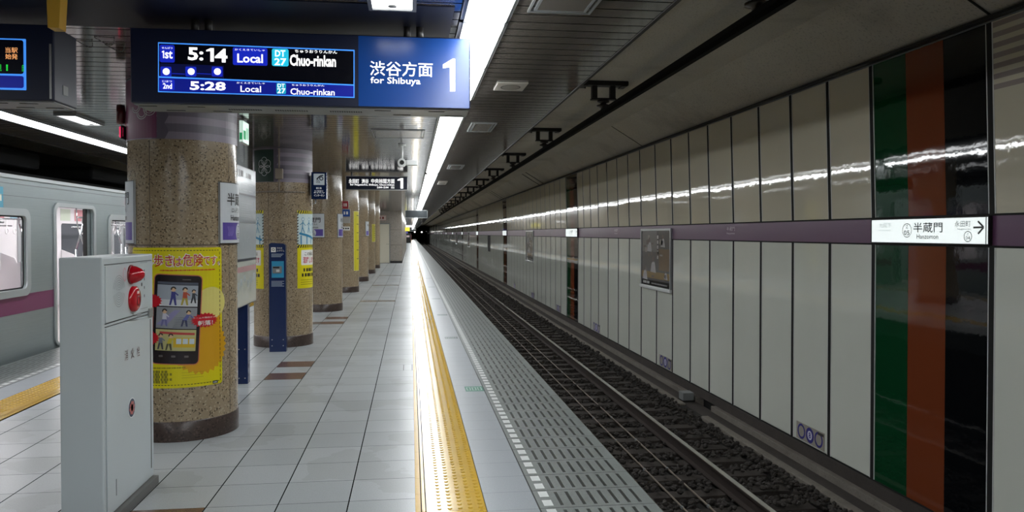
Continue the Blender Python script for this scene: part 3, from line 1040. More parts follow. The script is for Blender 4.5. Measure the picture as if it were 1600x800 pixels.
t = thing('departure_board', 'dark blue departure board cut off by the picture edge with orange characters', 'sign')
xr2 = S(85, 155)[0]
b = MB().use(NAVY_D); b.box(xr2 - 1.4, SY, zb + .0, xr2, SY + .28, zt, .006, 2); b.build('housing', t)
b = MB().use(GREY_M); b.box(xr2 - 1.38, SY + .02, zb - .006, xr2 - .01, SY + .27, zb)
b.use(BLACK)
for x in (xr2 - .35, xr2 - .2):
    b.box(x, SY + .06, zb - .0075, x + .09, SY + .075, zb - .005); b.box(x + .07, SY + .2, zb - .0075, x + .16, SY + .215, zb - .005)
b.build('underside_grille', t)
for x in (xr2 - .4, xr2 - 1.1):
    b = MB().use(DARK); b.cyl((x, SY + .1, zt), (x, SY + .1, ZC - .006), .025, n=14); b.build('hanger', t)
b = MB().use(ALU); b.box(xr2 - .022, SY - .004, zb + .01, xr2 - .012, SY + .002, zt - .1); b.use(GREY_M); b.box(xr2, SY + .1, zb + .05, xr2 + .003, SY + .16, zb + .1); b.build('edge_trim', t)
scr = Print()
xs1 = S(41, 100)[0]
def RL(d, y0, y1, m, l, r):
    scr.rrect(xs1 - 1.15, S(41, y1)[1], xs1 - d, S(41, y0)[1], r, m, l)
RL(0, 61, 141, BLU_L, 1, .004); RL(.012, 63, 116, BLK_S, 2, .012); RL(.012, 119, 138, BLU_D, 2, .01)
scr.build('display_screen', faceY(SY), t)
p = Print(); OR, GR = ink('#ffb070', .4, 1.0), ink('#20d040', .4, .9)
T('当駅', 9, 74, 28, 83, OR, 5); T('始発', 9, 84, 28, 93, OR, 5)
T('！', 10, 101, 13, 111, GR, 5, .05); T('見', -2, 101, 3, 111, GR, 5); T('自', 35, 101, 38, 112, GR, 5)
p.build('lettering', faceY(SY), t, each=True)

# navy mounting panel on the ceiling over both boards, and the yellow padded hanger
b = MB().use(mat('navy_soffit', '#080c20', .5, spec=.2)); b.box(-3.7, 4.0, ZC - .006, .225, 4.63, ZC - .0005)
tag(b.build('mounting_panel'), 'dark navy ceiling panel from which the two departure boards hang', 'ceiling panel')
q = onY(90, 46, 3.7); b = MB().use(mat('yellow_pad', '#b28a2c', .45))
b.prof([(q.x - .028, q.z), (q.x + .018, q.z), (q.x + .033, ZC - .006), (q.x - .036, ZC - .0005)], 3.67, 3.74)
o = b.build('hanger_pad'); tag(o, 'yellow tapered pad hanging from the ceiling at the corner of the cut-off board', 'pad')

for i, (x0, x1, y) in enumerate(((112, 137, 58), (142, 172, 54), (159, 188, 65))):
    A, B = onZ(x0, y, ZC), onZ(x1, y, ZC)
    n = 10; pts = [(A.x + (B.x - A.x) * k / n, A.y + .05 + .1 * sin(pi * k / n), ZC - .003 - .02 * abs(sin(pi * k / n))) for k in range(n + 1)]
    b = MB().use(DARK); b.tube(pts, .003, 6)
    tag(b.build('wire_loop'), '%s thin dark wire loop on the ceiling between the two departure boards' % ORD[i], 'wire')
# ------------------------------------------------------------------ columns
CXC, RC = -1.785, .40
COLY = [6.45, 11.3, 16.15, 21.2, 26.0, 30.95, 35.6]
G_A, G_B, G_C = ink('#6b6471', .4), ink('#8a8290', .4), ink('#5f5866', .4)
MAG, EMG, EMW = ink('#6d2450', .4), ink('#0f2e24', .6), ink('#b9bcbc', .5)


def cpx(x, y, k, R=RC):
    """pixel on column k's surface -> (arc length u, height v)"""
    d = ray(x, y); cx, cy = CXC, COLY[k]
    a = d.x ** 2 + d.y ** 2; bq = -2 * (d.x * cx + d.y * cy); c = cx * cx + cy * cy - R * R
    disc = bq * bq - 4 * a * c
    tt = (-bq - math.sqrt(max(disc, 0))) / (2 * a)
    px, py, pz = d.x * tt, d.y * tt, EYE + d.z * tt
    return (atan2(py - cy, px - cx) * R, pz)


def column(k, emblem):
    label = '%s round speckled stone column counted along the platform from the white cabinet' % ORD[k]
    t = thing('stone_column', label, 'column', 'round platform columns'); t['kind'] = 'thing'
    y = COLY[k]
    b = MB().use(TERRA); b.cyl((CXC, y, .15), (CXC, y, 2.26), RC, n=72, caps=False)
    b.use(mat('column_joint', '#4f4236', .6))
    for a in (-110, -20, 70, 160):
        ca, sa = cos(radians(a)), sin(radians(a))
        b.cyl((CXC + ca * (RC - .0058), y + sa * (RC - .0058), .16), (CXC + ca * (RC - .0058), y + sa * (RC - .0058), 2.25), .0065, n=12)
    for z in (1.47,):
        b.lathe((CXC, y, z), (0, 0, 1), [(RC + .0005, -.004), (RC + .0005, .004)], 72)
    b.build('shaft', t)
    b = MB().use(BASEM); b.lathe((CXC, y, 0), (0, 0, 1), [(RC + .006, 0), (RC + .006, .145), (RC, .152)], 72); b.build('plinth', t)
    if k > 1:
        b = MB().use(TERRA); b.cyl((CXC, y, 2.26), (CXC, y, ZC - .001), RC, n=72, caps=False); b.build('upper_shaft', t)
        return t
    # printed band under the ceiling
    p = Print(); R = RC + .003
    z0, z1 = 2.258, ZC - .002
    n = 8; h = (z1 - z0) / n
    p.rect(-pi * R, z0, pi * R, z1, G_A, 0)
    for i in range(n):
        zz = z0 + i * h
        if i % 2 == 0:
            p.rect(-pi * R, zz, pi * R, zz + h * .95, G_B, 1)
    ua = -1.62 * R
    for i in range(0, n, 2):
        zz = z0 + i * h
        p.poly([(ua - .10, zz), (ua, zz), (ua + .03, zz + h), (ua, zz + 2 * h), (ua - .10, zz + 2 * h), (ua - .05, zz + h)], G_C, 2)
    p.build('printed_band', cylmap(CXC, y, R), t, .03)
    if emblem:
        e = Print()
        if emblem == 1:
            u0, v0 = cpx(200.5, 212, 0); u1, v1 = cpx(244, 165, 0)
            u0 = u1 - .42
            e.rect(u0, 2.265, u1, 2.71, MAG, 3)
            c = (cpx(221, 176, 0)[0], 2.455)
            for dx, dy, r in ((0, 0, .05), (.07, .03, .055), (-.06, .05, .05), (.03, .10, .05), (.11, .10, .04)):
                for rr in (r, r * .7):
                    e.ring(c[0] + dx, c[1] + dy, rr, .005, EMW, 4, 22, None, 180, 400)
        else:
            u1 = cpx(427, 255, 1)[0]; u0 = u1 - .36
            e.rect(u0, 2.262, u1, 2.70, EMG, 3)
            c = (cpx(412.5, 251, 1)[0], 2.47)
            for i in range(6):
                a = i * pi / 3 + pi / 6
                e.ring(c[0] + .06 * cos(a), c[1] + .075 * sin(a), .048, .006, EMW, 4, 22, .055)
            for i in range(6):
                a = i * pi / 3
                e.line(c, (c[0] + .055 * cos(a), c[1] + .07 * sin(a)), .005, EMW, 4)
            e.ring(c[0], c[1], .02, .005, EMW, 4)
        e.build('emblem', cylmap(CXC, y, R), t, .03)
    return t


for k in range(7):
    column(k, (1, 2)[k] if k < 2 else 0)

# station name plates wrapped round the columns
PL_W, PL_P = ink('#c9cfd4', .3), ink('#5a4a9c', .3); INK = ink('#15161a', .4); INKG = ink('#8d9299', .5)


def name_plate(k, a_mid, half, z0, z1, label):
    t = thing('station_name_plate', label, 'sign', 'station name plates on the columns')
    R = RC + .014; cy = COLY[k]
    b = MB().use(PL_W)
    n = 16; a0, a1 = radians(a_mid - half), radians(a_mid + half)
    out = [(CXC + R * cos(a0 + (a1 - a0) * i / n), cy + R * sin(a0 + (a1 - a0) * i / n)) for i in range(n + 1)]
    inn = [(CXC + (RC + .001) * cos(a0 + (a1 - a0) * i / n), cy + (RC + .001) * sin(a0 + (a1 - a0) * i / n)) for i in range(n + 1)]
    for i in range(n):
        b.face([(*out[i], z0), (*out[i + 1], z0), (*out[i + 1], z1), (*out[i], z1)])
        b.face([(*out[i], z1), (*out[i + 1], z1), (*inn[i + 1], z1), (*inn[i], z1)])
        b.face([(*out[i], z0), (*inn[i], z0), (*inn[i + 1], z0), (*out[i + 1], z0)])
    for i in (0, n):
        b.face([(*out[i], z0), (*out[i], z1), (*inn[i], z1), (*inn[i], z0)])
    b.build('plate', t)
    p = Print(); u0, u1 = a0 * R, a1 * R; w = u1 - u0; hgt = z1 - z0
    p.frame(u0, z0, u1, z1, .006, INK, 1)
    p.rect(u0 + .03, z0 + .03, u1 - .03, z0 + hgt * .345, PL_P, 1)
    p.disc((u0 + u1) / 2 + .02, z0 + hgt * .19, .06, PL_W, 2, 24, .07)
    p.tbox('Z', (u0 + u1) / 2 + .005, z0 + hgt * .2, (u0 + u1) / 2 + .035, z0 + hgt * .29, INK, 3)
    p.tbox('05', (u0 + u1) / 2 - .015, z0 + hgt * .08, (u0 + u1) / 2 + .055, z0 + hgt * .18, INK, 3)
    LV = ink('#8f82c4', .4)
    for q in range(5):
        p.path([(u0 + .09 + q * .012, z0 + .06), (u0 + .10 + q * .016, z0 + .10), (u0 + .085 + q * .02, z0 + .135)], .005, LV, 2)
    p.tbox('半蔵門', u0 + w * .16, z0 + hgt * .62, u0 + w * .84, z0 + hgt * .83, INK, 2, .012)
    p.tbox('はんぞうもん', u0 + w * .28, z0 + hgt * .51, u0 + w * .72, z0 + hgt * .59, INK, 2)
    p.tbox('Hanzomon', u0 + w * .25, z0 + hgt * .38, u0 + w * .75, z0 + hgt * .47, INK, 2, .01)
    p.build('lettering', cylmap(CXC, cy, R, .0005), t, .03)


a40 = math.degrees(cpx(341, 330, 0)[0] / RC)
name_plate(0, a40 + 34, 34, 1.478, 1.955, 'white and purple station name plate beside the route map board on the first column')
name_plate(0, 196, 34, 1.478, 1.955, 'white and purple station name plate edge-on at the train side of the first column')
def deg(x, y, k): return math.degrees(cpx(x, y, k)[0] / RC)
name_plate(2, deg(507, 350, 2) - 34, 34, 1.478, 1.955, 'white and purple station name plate on the third column beside the edge-on map board')
name_plate(2, deg(527, 350, 2) + 34, 34, 1.478, 1.955, 'white and purple station name plate on the third column below the red flag sign')
name_plate(4, deg(571, 360, 4) + 34, 34, 1.478, 1.955, 'white and purple station name plate on the fifth column')

# small boxes, conduits and flag signs on the columns
def flag_sign(k, z0, z1, w, cols, label, zoff=0):
    t = thing('flag_sign', label, 'sign')
    y = COLY[k]; x0 = CXC + RC + .001
    b = MB().use(WHITE_M); b.box(x0, y - .01, z0, x0 + w, y + .01, z1, .003, 1); b.build('plate', t)
    p = Print()
    hh = (z1 - z0) / len(cols)
    for i, (c, s) in enumerate(cols):
        za = z0 + i * hh
        p.rect(x0 + .004, za + .003, x0 + w - .004, za + hh - .003, ink(c, .4), 1)
        if s is not None:
            p.tbox(s, x0 + .03, za + hh * .3, x0 + w - .03, za + hh * .7, ink('#f0f0f0', .4), 2)
    p.build('lettering', faceY(y - .0105), t)
flag_sign(2, 2.06, 2.22, .13, [('#a83038', '')], 'small red flag sign on the third column')
flag_sign(2, 1.90, 2.05, .16, [('#2050a0', '')], 'small blue flag sign below the red one on the third column')
flag_sign(2, 1.77, 1.89, .16, [('#b8b4ae', None)], 'small pale flag sign below the blue one on the third column')
p = Print(); u, v = cpx(541, 357, 3); W_ = ink('#d8d8d4', .4)
p.rect(u - .1, v - .05, u + .1, v + .05, W_, 1); p.tbox('', u - .08, v - .02, u + .08, v + .02, INK, 2)
tag(p.build('paper_notice', cylmap(CXC, COLY[3], RC), None, .03), 'small white paper notice on the fourth column below the flag signs', 'notice')
t = thing('conduit_box', 'small grey box with thin conduit near the top of the second column', 'box')
u, v = cpx(437, 272, 1); a = u / RC; cx, cy = CXC + (RC + .062) * cos(a), COLY[1] + (RC + .062) * sin(a)
b = MB().use(mat('beige_box', '#8b8074', .4)); b.box(cx - .05, cy - .03, v - .07, cx + .05, cy + .03, v + .07, .006, 1); b.cyl((cx, cy, v), (cx - .054 * cos(a), cy - .054 * sin(a), v), .02, n=10); b.build('box', t)
b = MB().use(mat('beige_box', '#8b8074', .4)); b.cyl((cx, cy - .005, v + .07), (cx, cy - .005, ZC - .01), .012, n=8); b.cyl((cx, cy - .005, 2.12), (cx, cy - .005, v - .07), .012, n=8)
pts = [(CXC + (RC + .0165) * cos(radians(g)), COLY[1] + (RC + .0165) * sin(radians(g)), 2.125) for g in range(-170, -30, 7)]
b.tube(pts, .011, 6); b.build('conduit_pipe', t)
# yellow narrow strip poster on the fourth column, small ones further on
def strip_poster(k, px0, px1, y0, y1, col, label):
    u0, v1 = cpx(px0, y0, k); u1, v0 = cpx(px1, y1, k)
    p = Print(); p.rect(u0, v0, u0 + .3, v1, ink(col, .4), 1); p.frame(u0, v0, u0 + .3, v1, .01, ink('#e0dca0', .4), 2)
    for i in range(6):
        z = v1 - .1 - i * (v1 - v0 - .2) / 6
        p.rect(u0 + .12, z - .02, u0 + .27, z, ink('#55521c', .4), 2)
    tag(p.build('poster', cylmap(CXC, COLY[k], RC), None, .03), label, 'poster')
strip_poster(3, 552.5, 558, 330, 423, '#c9bf2c', 'tall yellow poster wrapped round the fourth column')
strip_poster(5, 581, 582.5, 350, 378, '#b8b03a', 'small yellow poster on the sixth column')

# ------------------------------------------------------------------ yellow phone-safety poster on the first column
u1 = cpx(346.5, 500, 0)[0]; u0 = u1 - .728; zt_, zb_ = 1.452, .405
W, Hh = .728, zt_ - zb_
t = thing('poster', 'large yellow poster with a smartphone drawing on the first column behind the cabinet', 'poster')
YEL, ORG, PALE, REDI, WHT = ink('#d8cc10', .3), ink('#cf9a18', .3), ink('#dcd17a', .3), ink('#c01626', .3), ink('#e4e4de', .3)
p = Print()
p.rrect(u0, zb_, u0 + W, zt_, .02, YEL, 0)
for i in range(30):     # dashed border
    f0, f1 = i / 30, (i + .62) / 30
    for z in (zb_ + .022, zt_ - .022):
        p.rect(u0 + .02 + (W - .04) * f0, z - .0025, u0 + .02 + (W - .04) * f1, z + .0025, INK, 2)
    za, zc_ = zb_ + .022 + (Hh - .044) * f0, zb_ + .022 + (Hh - .044) * f1
    p.rect(u0 + W - .022, za, u0 + W - .017, zc_, INK if i > 11 else INK, 2); p.rect(u0 + .017, za, u0 + .022, zc_, INK, 2)
p.star(u1 - .17, zb_ + .30, .19, .215, 28, ORG, 1); p.rect(u1 - .33, zb_ + .30, u1 - .016, zb_ + .58, ORG, 1)
p.disc(u1 - .09, zt_ - .42, .12, PALE, 1, 26)
p.build('printed_sheet', cylmap(CXC, COLY[0], RC), t, .03)
p = Print()
def px(x, y): return cpx(x, y, 0)
def PT(s, x0, y0, x1, y1, m, l=4, bold=0.0):
    a, c = px(x0, y1), px(x1, y0); p.tbox(s, a[0], a[1], c[0], c[1], m, l, bold)
for bold, m, l in ((.035, WHT, 2), (.006, REDI, 3)):
    g = 1.5 if bold > .03 else 0
    PT('歩き', 241 - g, 398 - g, 270 + g, 417 + g, m, l, bold); PT('は', 271 - g, 402 - g, 284 + g, 416 + g, m, l, bold)
    PT('危険', 286 - g, 397 - g, 317 + g, 416 + g, m, l, bold); PT('です。', 318 - g, 400 - g, 342 + g, 414 + g, m, l, bold)
    PT('ながら', 206 - g, 398 - g, 238 + g, 417 + g, m, l, bold)
PT('', 250, 420, 336, 423.5, REDI, 3)
PT('', 236, 573, 290, 576, ink('#857f1c'), 3)
for i in range(5):
    PT('', 214, 579 + i * 4, 262 + 8 * (i % 2), 580.6 + i * 4, ink('#857f1c'), 3)
    if i < 3: PT('', 284, 580 + i * 4, 318, 582.5 + i * 4, ink('#857f1c'), 3)
PT('', 304, 596.5, 329, 599, ink('#857f1c'), 3)
a, c = px(332, 599.5), px(340, 593.5); p.rrect(a[0], a[1], c[0], c[1], .003, ink('#203040'), 3)
PT('', 333, 595.5, 339, 598, WHT, 4)
p.build('lettering', cylmap(CXC, COLY[0], RC), t, .03)
# phone drawing
p = Print()
a, c = px(236, 570), px(314, 428); um = (a[0] + c[0]) / 2
def sk(u, v): return (u + (v - a[1]) * .05 - .02, v - (u - um) * .06)     # the phone leans a little
def spoly(pts, m, l): p.poly([sk(*q) for q in pts], m, l)
def srr(x0, y0, x1, y1, r, m, l): spoly(rr_pts(x0, y0, x1, y1, r, 4), m, l)
PB, PR_, SCN = ink('#231c20', .25), ink('#c06a58', .3), ink('#a9b0b8', .3)
pw = c[0] - a[0]; ph = c[1] - a[1]
U0 = c[0] - .345
srr(U0, a[1], c[0], c[1], .035, PR_, 2); srr(U0 + .007, a[1] + .007, c[0] - .007, c[1] - .007, .03, PB, 3)
sx0, sx1 = U0 + .03, c[0] - .03
z0_, z3_ = a[1] + .10, c[1] - .075
hz = (z3_ - z0_) / 3
cols3 = ['#9fa7b3', '#8d9096', '#b7b27a']
for i in range(3):
    za = z0_ + (2 - i) * hz
    spoly([(sx0, za + .004), (sx1, za + .004), (sx1, za + hz - .004), (sx0, za + hz - .004)], ink(cols3[i], .3), 4)
spoly([(sx0, z3_), (sx1, z3_), (sx1, z3_ + .018), (sx0, z3_ + .018)], ink('#4a5060'), 4)
srr((sx0 + sx1) / 2 + .03, c[1] - .04, (sx0 + sx1) / 2 + .09, c[1] - .034, .0025, ink('#55504e'), 4)
for i in range(3):
    srr(sx0 + .03 + i * .09, a[1] + .055, sx0 + .06 + i * .09, a[1] + .07, .004, ink('#5b5654'), 4)
SKIN, HAIR = ink('#d4b08c'), ink('#2a2220')
def figure(u, v, h, top, legs, lean=0.0):
    """small drawn passenger"""
    hd = h * .13
    p.disc(*sk(u + lean * h, v + h * .88), hd, SKIN, 7, 14); p.ring(*sk(u + lean * h, v + h * .9), hd * 1.12, hd * .6, HAIR, 8, 12, None, 0, 200)
    spoly([(u - h * .12, v + h * .4), (u + h * .14, v + h * .4), (u + h * .1 + lean * h, v + h * .76), (u - h * .1 + lean * h, v + h * .76)], top, 6)
    spoly([(u - h * .12, v + h * .42), (u - h * .2, v), (u - h * .1, v), (u, v + h * .4)], legs, 6)
    spoly([(u, v + h * .4), (u + h * .1, v), (u + h * .2, v), (u + h * .14, v + h * .42)], legs, 6)
    p.line(sk(u + h * .1 + lean * h, v + h * .7), sk(u + h * .26 + lean * h, v + h * .56), h * .07, top, 7)
za = z0_ + 2 * hz
spoly([(sx0, za + .004), (sx1, za + .004), (sx1, za + hz * .32), (sx0, za + hz * .32)], ink('#c9ccd0'), 5)
figure(sx0 + .115, za + .012, hz * .8, ink('#3a3c80'), ink('#3a3c80')); figure(sx0 + .195, za + .014, hz * .78, ink('#b04a30'), ink('#a89a40')); figure(sx1 - .03, za + .03, hz * .6, ink('#333840'), ink('#22242a'))
za = z0_ + hz
for i in range(7):
    spoly([(sx0 + .12, za + .01 + i * .012), (sx1, za + .01 + i * .012), (sx1, za + .016 + i * .012), (sx0 + .12 + i * .01, za + .016 + i * .012)], ink('#6e727a'), 5)
spoly([(sx0, za + .03), (sx0 + .08, za + .03), (sx0 + .17, za + hz * .86), (sx0 + .13, za + hz * .86)], ink('#8a86b0'), 5)
figure(sx0 + .06, za + .02, hz * .75, ink('#c8c8d4'), ink('#6a6a9a')); figure(sx0 + .20, za + .02, hz * .72, ink('#5b61a0'), ink('#30365a'), .22)
za = z0_
spoly([(sx0 + .13, za + .03), (sx1 - .004, za + .03), (sx1 - .004, za + hz * .62), (sx0 + .13, za + hz * .62)], ink('#c9a81c'), 5)
for i in range(3):
    spoly([(sx0 + .15 + i * .045, za + hz * .34), (sx0 + .185 + i * .045, za + hz * .34), (sx0 + .185 + i * .045, za + hz * .58), (sx0 + .15 + i * .045, za + hz * .58)], ink('#c6d4dc'), 6)
spoly([(sx0 + .03, za + hz * .78), (sx1 - .01, za + hz * .74), (sx1 - .01, za + hz * .84), (sx0 + .03, za + hz * .88)], ink('#b43a3a'), 5)
figure(sx0 + .04, za + .012, hz * .7, ink('#6a7080'), ink('#3a3e48')); figure(sx0 + .10, za + .008, hz * .72, ink('#c0b030'), ink('#4a4a34'), .1)
p.build('phone_drawing', cylmap(CXC, COLY[0], RC, .0005), t, .03)
p = Print(); c = px(320, 500)
p.star(c[0], c[1], .083, .105, 20, REDI, 9, .55)
PT('ホームや階段からの', 301, 493, 339, 498.5, WHT, 10); PT('転落！', 309, 499.5, 332, 509, WHT, 10, .02)
c2 = px(241, 470); p.star(c2[0] - .01, c2[1], .06, .075, 16, REDI, 9, .7); c2 = px(239, 528); p.star(c2[0] - .02, c2[1], .06, .075, 16, REDI, 9, .7)
p.build('burst_label', cylmap(CXC, COLY[0], RC, .0005), t, .03)

# posters on the second column
def crowd_poster(ua, ub, label):
    t = thing('poster', label, 'poster')
    zt2, zm, zb2 = 1.875, 1.36, .80
    p = Print(); w = ub - ua
    BLU_I, SKY = ink('#2f7fa8', .35), ink('#c3d4d6', .35)
    p.rect(ua, zm, ub, zt2, SKY, 1); p.rect(ua, zb2, ub, zm, YEL, 1)
    for zz in (zt2, zm + .045):
        p.rect(ua, zz - .045, ub, zz, YEL, 2)
        n = int(w / .04)
        for i in range(n):
            p.poly([(ua + i * .04, zz - .045), (ua + i * .04 + .02, zz - .045), (ua + i * .04 + .04, zz), (ua + i * .04 + .02, zz)], INK, 3)
    n = int((zt2 - zm) / .04)
    for i in range(n):
        for xx in (ua, ub - .018):
            p.poly([(xx, zm + i * .04), (xx + .018, zm + i * .04 + .01), (xx + .018, zm + i * .04 + .03), (xx, zm + i * .04 + .02)], INK, 3)
    for i in range(3):
        x = ua + w * (.2 + .28 * i)
        p.disc(x, zt2 - .12, .022, ink('#d8e4e6'), 4, 12); p.ring(x, zt2 - .12, .024, .006, BLU_I, 5, 14)
        p.path([(x, zt2 - .145), (x - .01, zt2 - .23), (x - .03, zt2 - .31)], .012, BLU_I, 4); p.path([(x - .01, zt2 - .23), (x + .03, zt2 - .31)], .012, BLU_I, 4)
        p.path([(x - .05, zt2 - .2), (x, zt2 - .165), (x + .05, zt2 - .21)], .01, BLU_I, 4)
    p.path([(ua + .03, zm + .20), (ua + w * .4, zm + .17), (ub - .03, zm + .11)], .03, BLU_I, 4)
    for i in range(4):
        p.rect(ua + .05 + i * w * .24, zm + .05, ua + .07 + i * w * .24, zm + .17, BLU_I, 4)
    p.build('printed_sheet', cylmap(CXC, COLY[1], RC), t, .03)
    p = Print()
    p.rrect(ua + .06, zm - .24, ub - .05, zm - .03, .015, WHT, 2)
    p.tbox('この駅は', ua + .12, zm - .11, ub - .12, zm - .06, INK, 3, .01); p.tbox('混雑します', ua + .09, zm - .215, ub - .08, zm - .125, ink('#b8224a'), 3, .02)
    p.tbox('', ua + .10, zm - .33, ub - .10, zm - .285, INK, 3); p.tbox('', ua + .07, zm - .40, ub - .07, zm - .355, INK, 3)
    for i in range(3):
        p.rect(ua + .05, zm - .45 - i * .03, ub - .12, zm - .444 - i * .03, ink('#6a6416'), 3)
    p.build('lettering', cylmap(CXC, COLY[1], RC), t, .03)
ua = cpx(464.5, 400, 1)[0]
crowd_poster(ua, ua + .46, 'yellow and white poster with hazard stripes on the second column past the blue call post')
ub = cpx(412, 400, 1)[0]
crowd_poster(ub - .46, ub, 'yellow and white hazard-striped poster on the second column between the map board and call post')

# red alarm bell and small red indicator on the first column
t = thing('alarm_bell', 'dark red ring-shaped alarm bell fixed high on the train side of the first column', 'alarm bell')
q = onY(189, 179, 6.35)
b = MB().use(mat('bell_red', '#4c1418', .3)); b.lathe((q.x, q.y, q.z), (-1, -.35, 0), [(.045, -.03), (.072, -.03), (.08, 0), (.072, .03), (.05, .032)], 26); b.build('bell_ring', t)
b = MB().use(GREY_M); b.lathe((q.x, q.y, q.z), (-1, -.35, 0), [(.05, -.02), (.05, .012), (.001, .02)], 20); b.cyl((q.x, q.y, q.z), (CXC - math.sqrt(RC * RC - (q.y - COLY[0]) ** 2) - .012, q.y, q.z), .03, n=14); b.build('bell_mount', t)
q = onY(198.5, 207, 6.3) - Vector((.03, 0, 0))
t = thing('indicator_light', 'small glowing pink indicator light below the red alarm bell', 'light')
b = MB().use(mat('pink_glow', '#e0305a', .4, emit=.9)); b.box(q.x - .025, q.y - .015, q.z - .04, q.x + .0, q.y + .015, q.z + .045, .008); b.build('lens', t)
b = MB().use(DARK); b.box(q.x, q.y - .02, q.z - .05, CXC - RC - .009, q.y + .1, q.z + .055, .004, 1); b.build('housing', t)

# ------------------------------------------------------------------ fire hydrant cabinet
XF = -1.594; YA, YB = 4.285, 5.085; xl_ = onY(93, 600, YA).x; ZT = 1.432
t = thing('hydrant_cabinet', 'tall white fire hydrant cabinet with a red alarm lamp in front of the first column', 'cabinet')
b = MB().use(CABW); b.box(xl_, YA, .05, XF, YB, ZT, .008, 3); b.build('body', t)
b = MB().use(mat('plinth_grey', '#5a5a58', .5)); b.box(xl_ + .01, YA + .01, 0, XF + .03, YB - .01, .05); b.build('plinth', t)
b = MB().use(CABW); b.box(XF, YA + .035, 1.085, XF + .004, YB - .03, 1.385, .002, 1); b.build('control_panel', t)
b = MB().use(CABW); b.box(XF, YA + .035, .09, XF + .006, YB - .075, 1.055, .002, 1); d = b.build('door', t)
p = Print(); RDI = ink('#5a3a34', .5)
for i, ch in enumerate('消火栓'):
    q = onX((195.5, 205, 214)[i], (555, 552, 549)[i], XF); p.tbox(ch, q.y - .026, q.z - .03, q.y + .026, q.z + .03, RDI, 2)
p.build('lettering', faceXp(XF + .006), d)
p = Print(); q = onX(204, 637, XF); cx, cz = q.y, q.z
p.disc(cx, cz, .058, ink('#d9dcde'), 1, 28); p.disc(cx, cz, .052, ink('#2c3a52'), 2, 28)
for i in range(6):
    a = i * pi / 3; p.line((cx - .035 * cos(a), cz - .035 * sin(a)), (cx + .035 * cos(a), cz + .035 * sin(a)), .012, ink('#b86a66'), 3)
for i in range(8):
    a = i * pi / 4 + .2; p.disc(cx + .03 * cos(a), cz + .03 * sin(a), .011, ink('#b86a66'), 4, 10)
p.build('round_sticker', faceXp(XF + .006), d)
b = MB().use(DARK); b.box(XF, YB - .072, .11, XF + .003, YB - .052, 1.03); b.box(XF, YA + .03, 1.062, XF + .0025, YB - .03, 1.066); b.box(XF, YA + .03, 1.079, XF + .0025, YB - .03, 1.083); b.box(XF, YA + .03, 1.390, XF + .0025, YB - .03, 1.394)
b.build('panel_gap', t)
b = MB().use(ALU); b.box(XF, YB - .10, 1.045, XF + .012, YB - .03, 1.10, .003, 1); b.build('latch', t)
b = MB().use(mat('scratch', '#3a3f42', .6)); q = onX(180, 760, XF); b.prof([(XF + .006, q.z - .05), (XF + .0068, q.z - .05), (XF + .0068, q.z + .04), (XF + .006, q.z + .04)], q.y - .003, q.y + .004); b.build('scratch_mark', d)
# lamp, call button, loudspeaker slots, small label and hook on the control panel
q = onX(203, 429, XF); lo = MB().use(RED_G)
lo.lathe((XF + .004, q.y, q.z), (1, 0, 0), [(.05, 0), (.052, .008), (.047, .03), (.034, .056), (.018, .072), (.001, .076)], 28); lamp = lo.build('alarm_lamp', t); lamp['label'] = 'red cone-shaped alarm lamp'
b = MB().use(mat('lamp_base', '#6a0a14', .3)); b.lathe((XF + .004, q.y, q.z), (1, 0, 0), [(.056, 0), (.056, .008), (.05, .010)], 28); b.build('lamp_ring', lamp)
q = onX(206.5, 467, XF); b = MB().use(RED_G)
b.lathe((XF + .004, q.y, q.z), (1, 0, 0), [(.075, 0), (.073, .018), (.06, .026), (.03, .028), (.001, .028)], 30); bt = b.build('call_button', t)
b = MB().use(mat('button_dark', '#5c0d14', .3)); b.lathe((XF + .031, q.y + .01, q.z - .012), (1, 0, 0), [(.03, 0), (.028, .004), (.02, -.002), (.001, -.003)], 22); b.build('push_cap', bt)
p = Print(); p.tbox('', q.y - .018, q.z + .03, q.y + .018, q.z + .046, ink('#f2d8d8'), 1); p.rect(q.y - .03, q.z - .105, q.y + .045, q.z - .083, ink('#8a8d8f'), 0)
p.build('lettering', faceXp(XF + .034), bt)
p = Print(); q = onX(184.5, 455, XF)
for i in range(7):
    for a0 in (12, 192):
        p.ring(q.y, q.z, .012 + i * .0125, .0026, ink('#7d8386'), 1, 22, None, a0, a0 + 156)
p.build('speaker_slots', faceXp(XF + .004), t)
p = Print(); q = onX(193.5, 429, XF); p.ring(q.y, q.z, .025, .006, ink('#c49aa0'), 1, 20, .04)
q = onX(224, 432, XF)
p.line((q.y - .07, q.z + .085), (q.y + .06, q.z + .085), .003, ink('#7d8386'), 1); p.line((q.y - .07, q.z - .19), (q.y + .06, q.z - .19), .003, ink('#7d8386'), 1)
for i in range(4):
    zz = q.z + .035 - i * .05; p.rect(q.y - .006, zz - .009, q.y + .007, zz + .007, ink('#45494c'), 1)
p.disc(q.y - .045, q.z - .045, .012, ink('#1c1e20'), 1, 10)
p.build('panel_marks', faceXp(XF + .004), t)

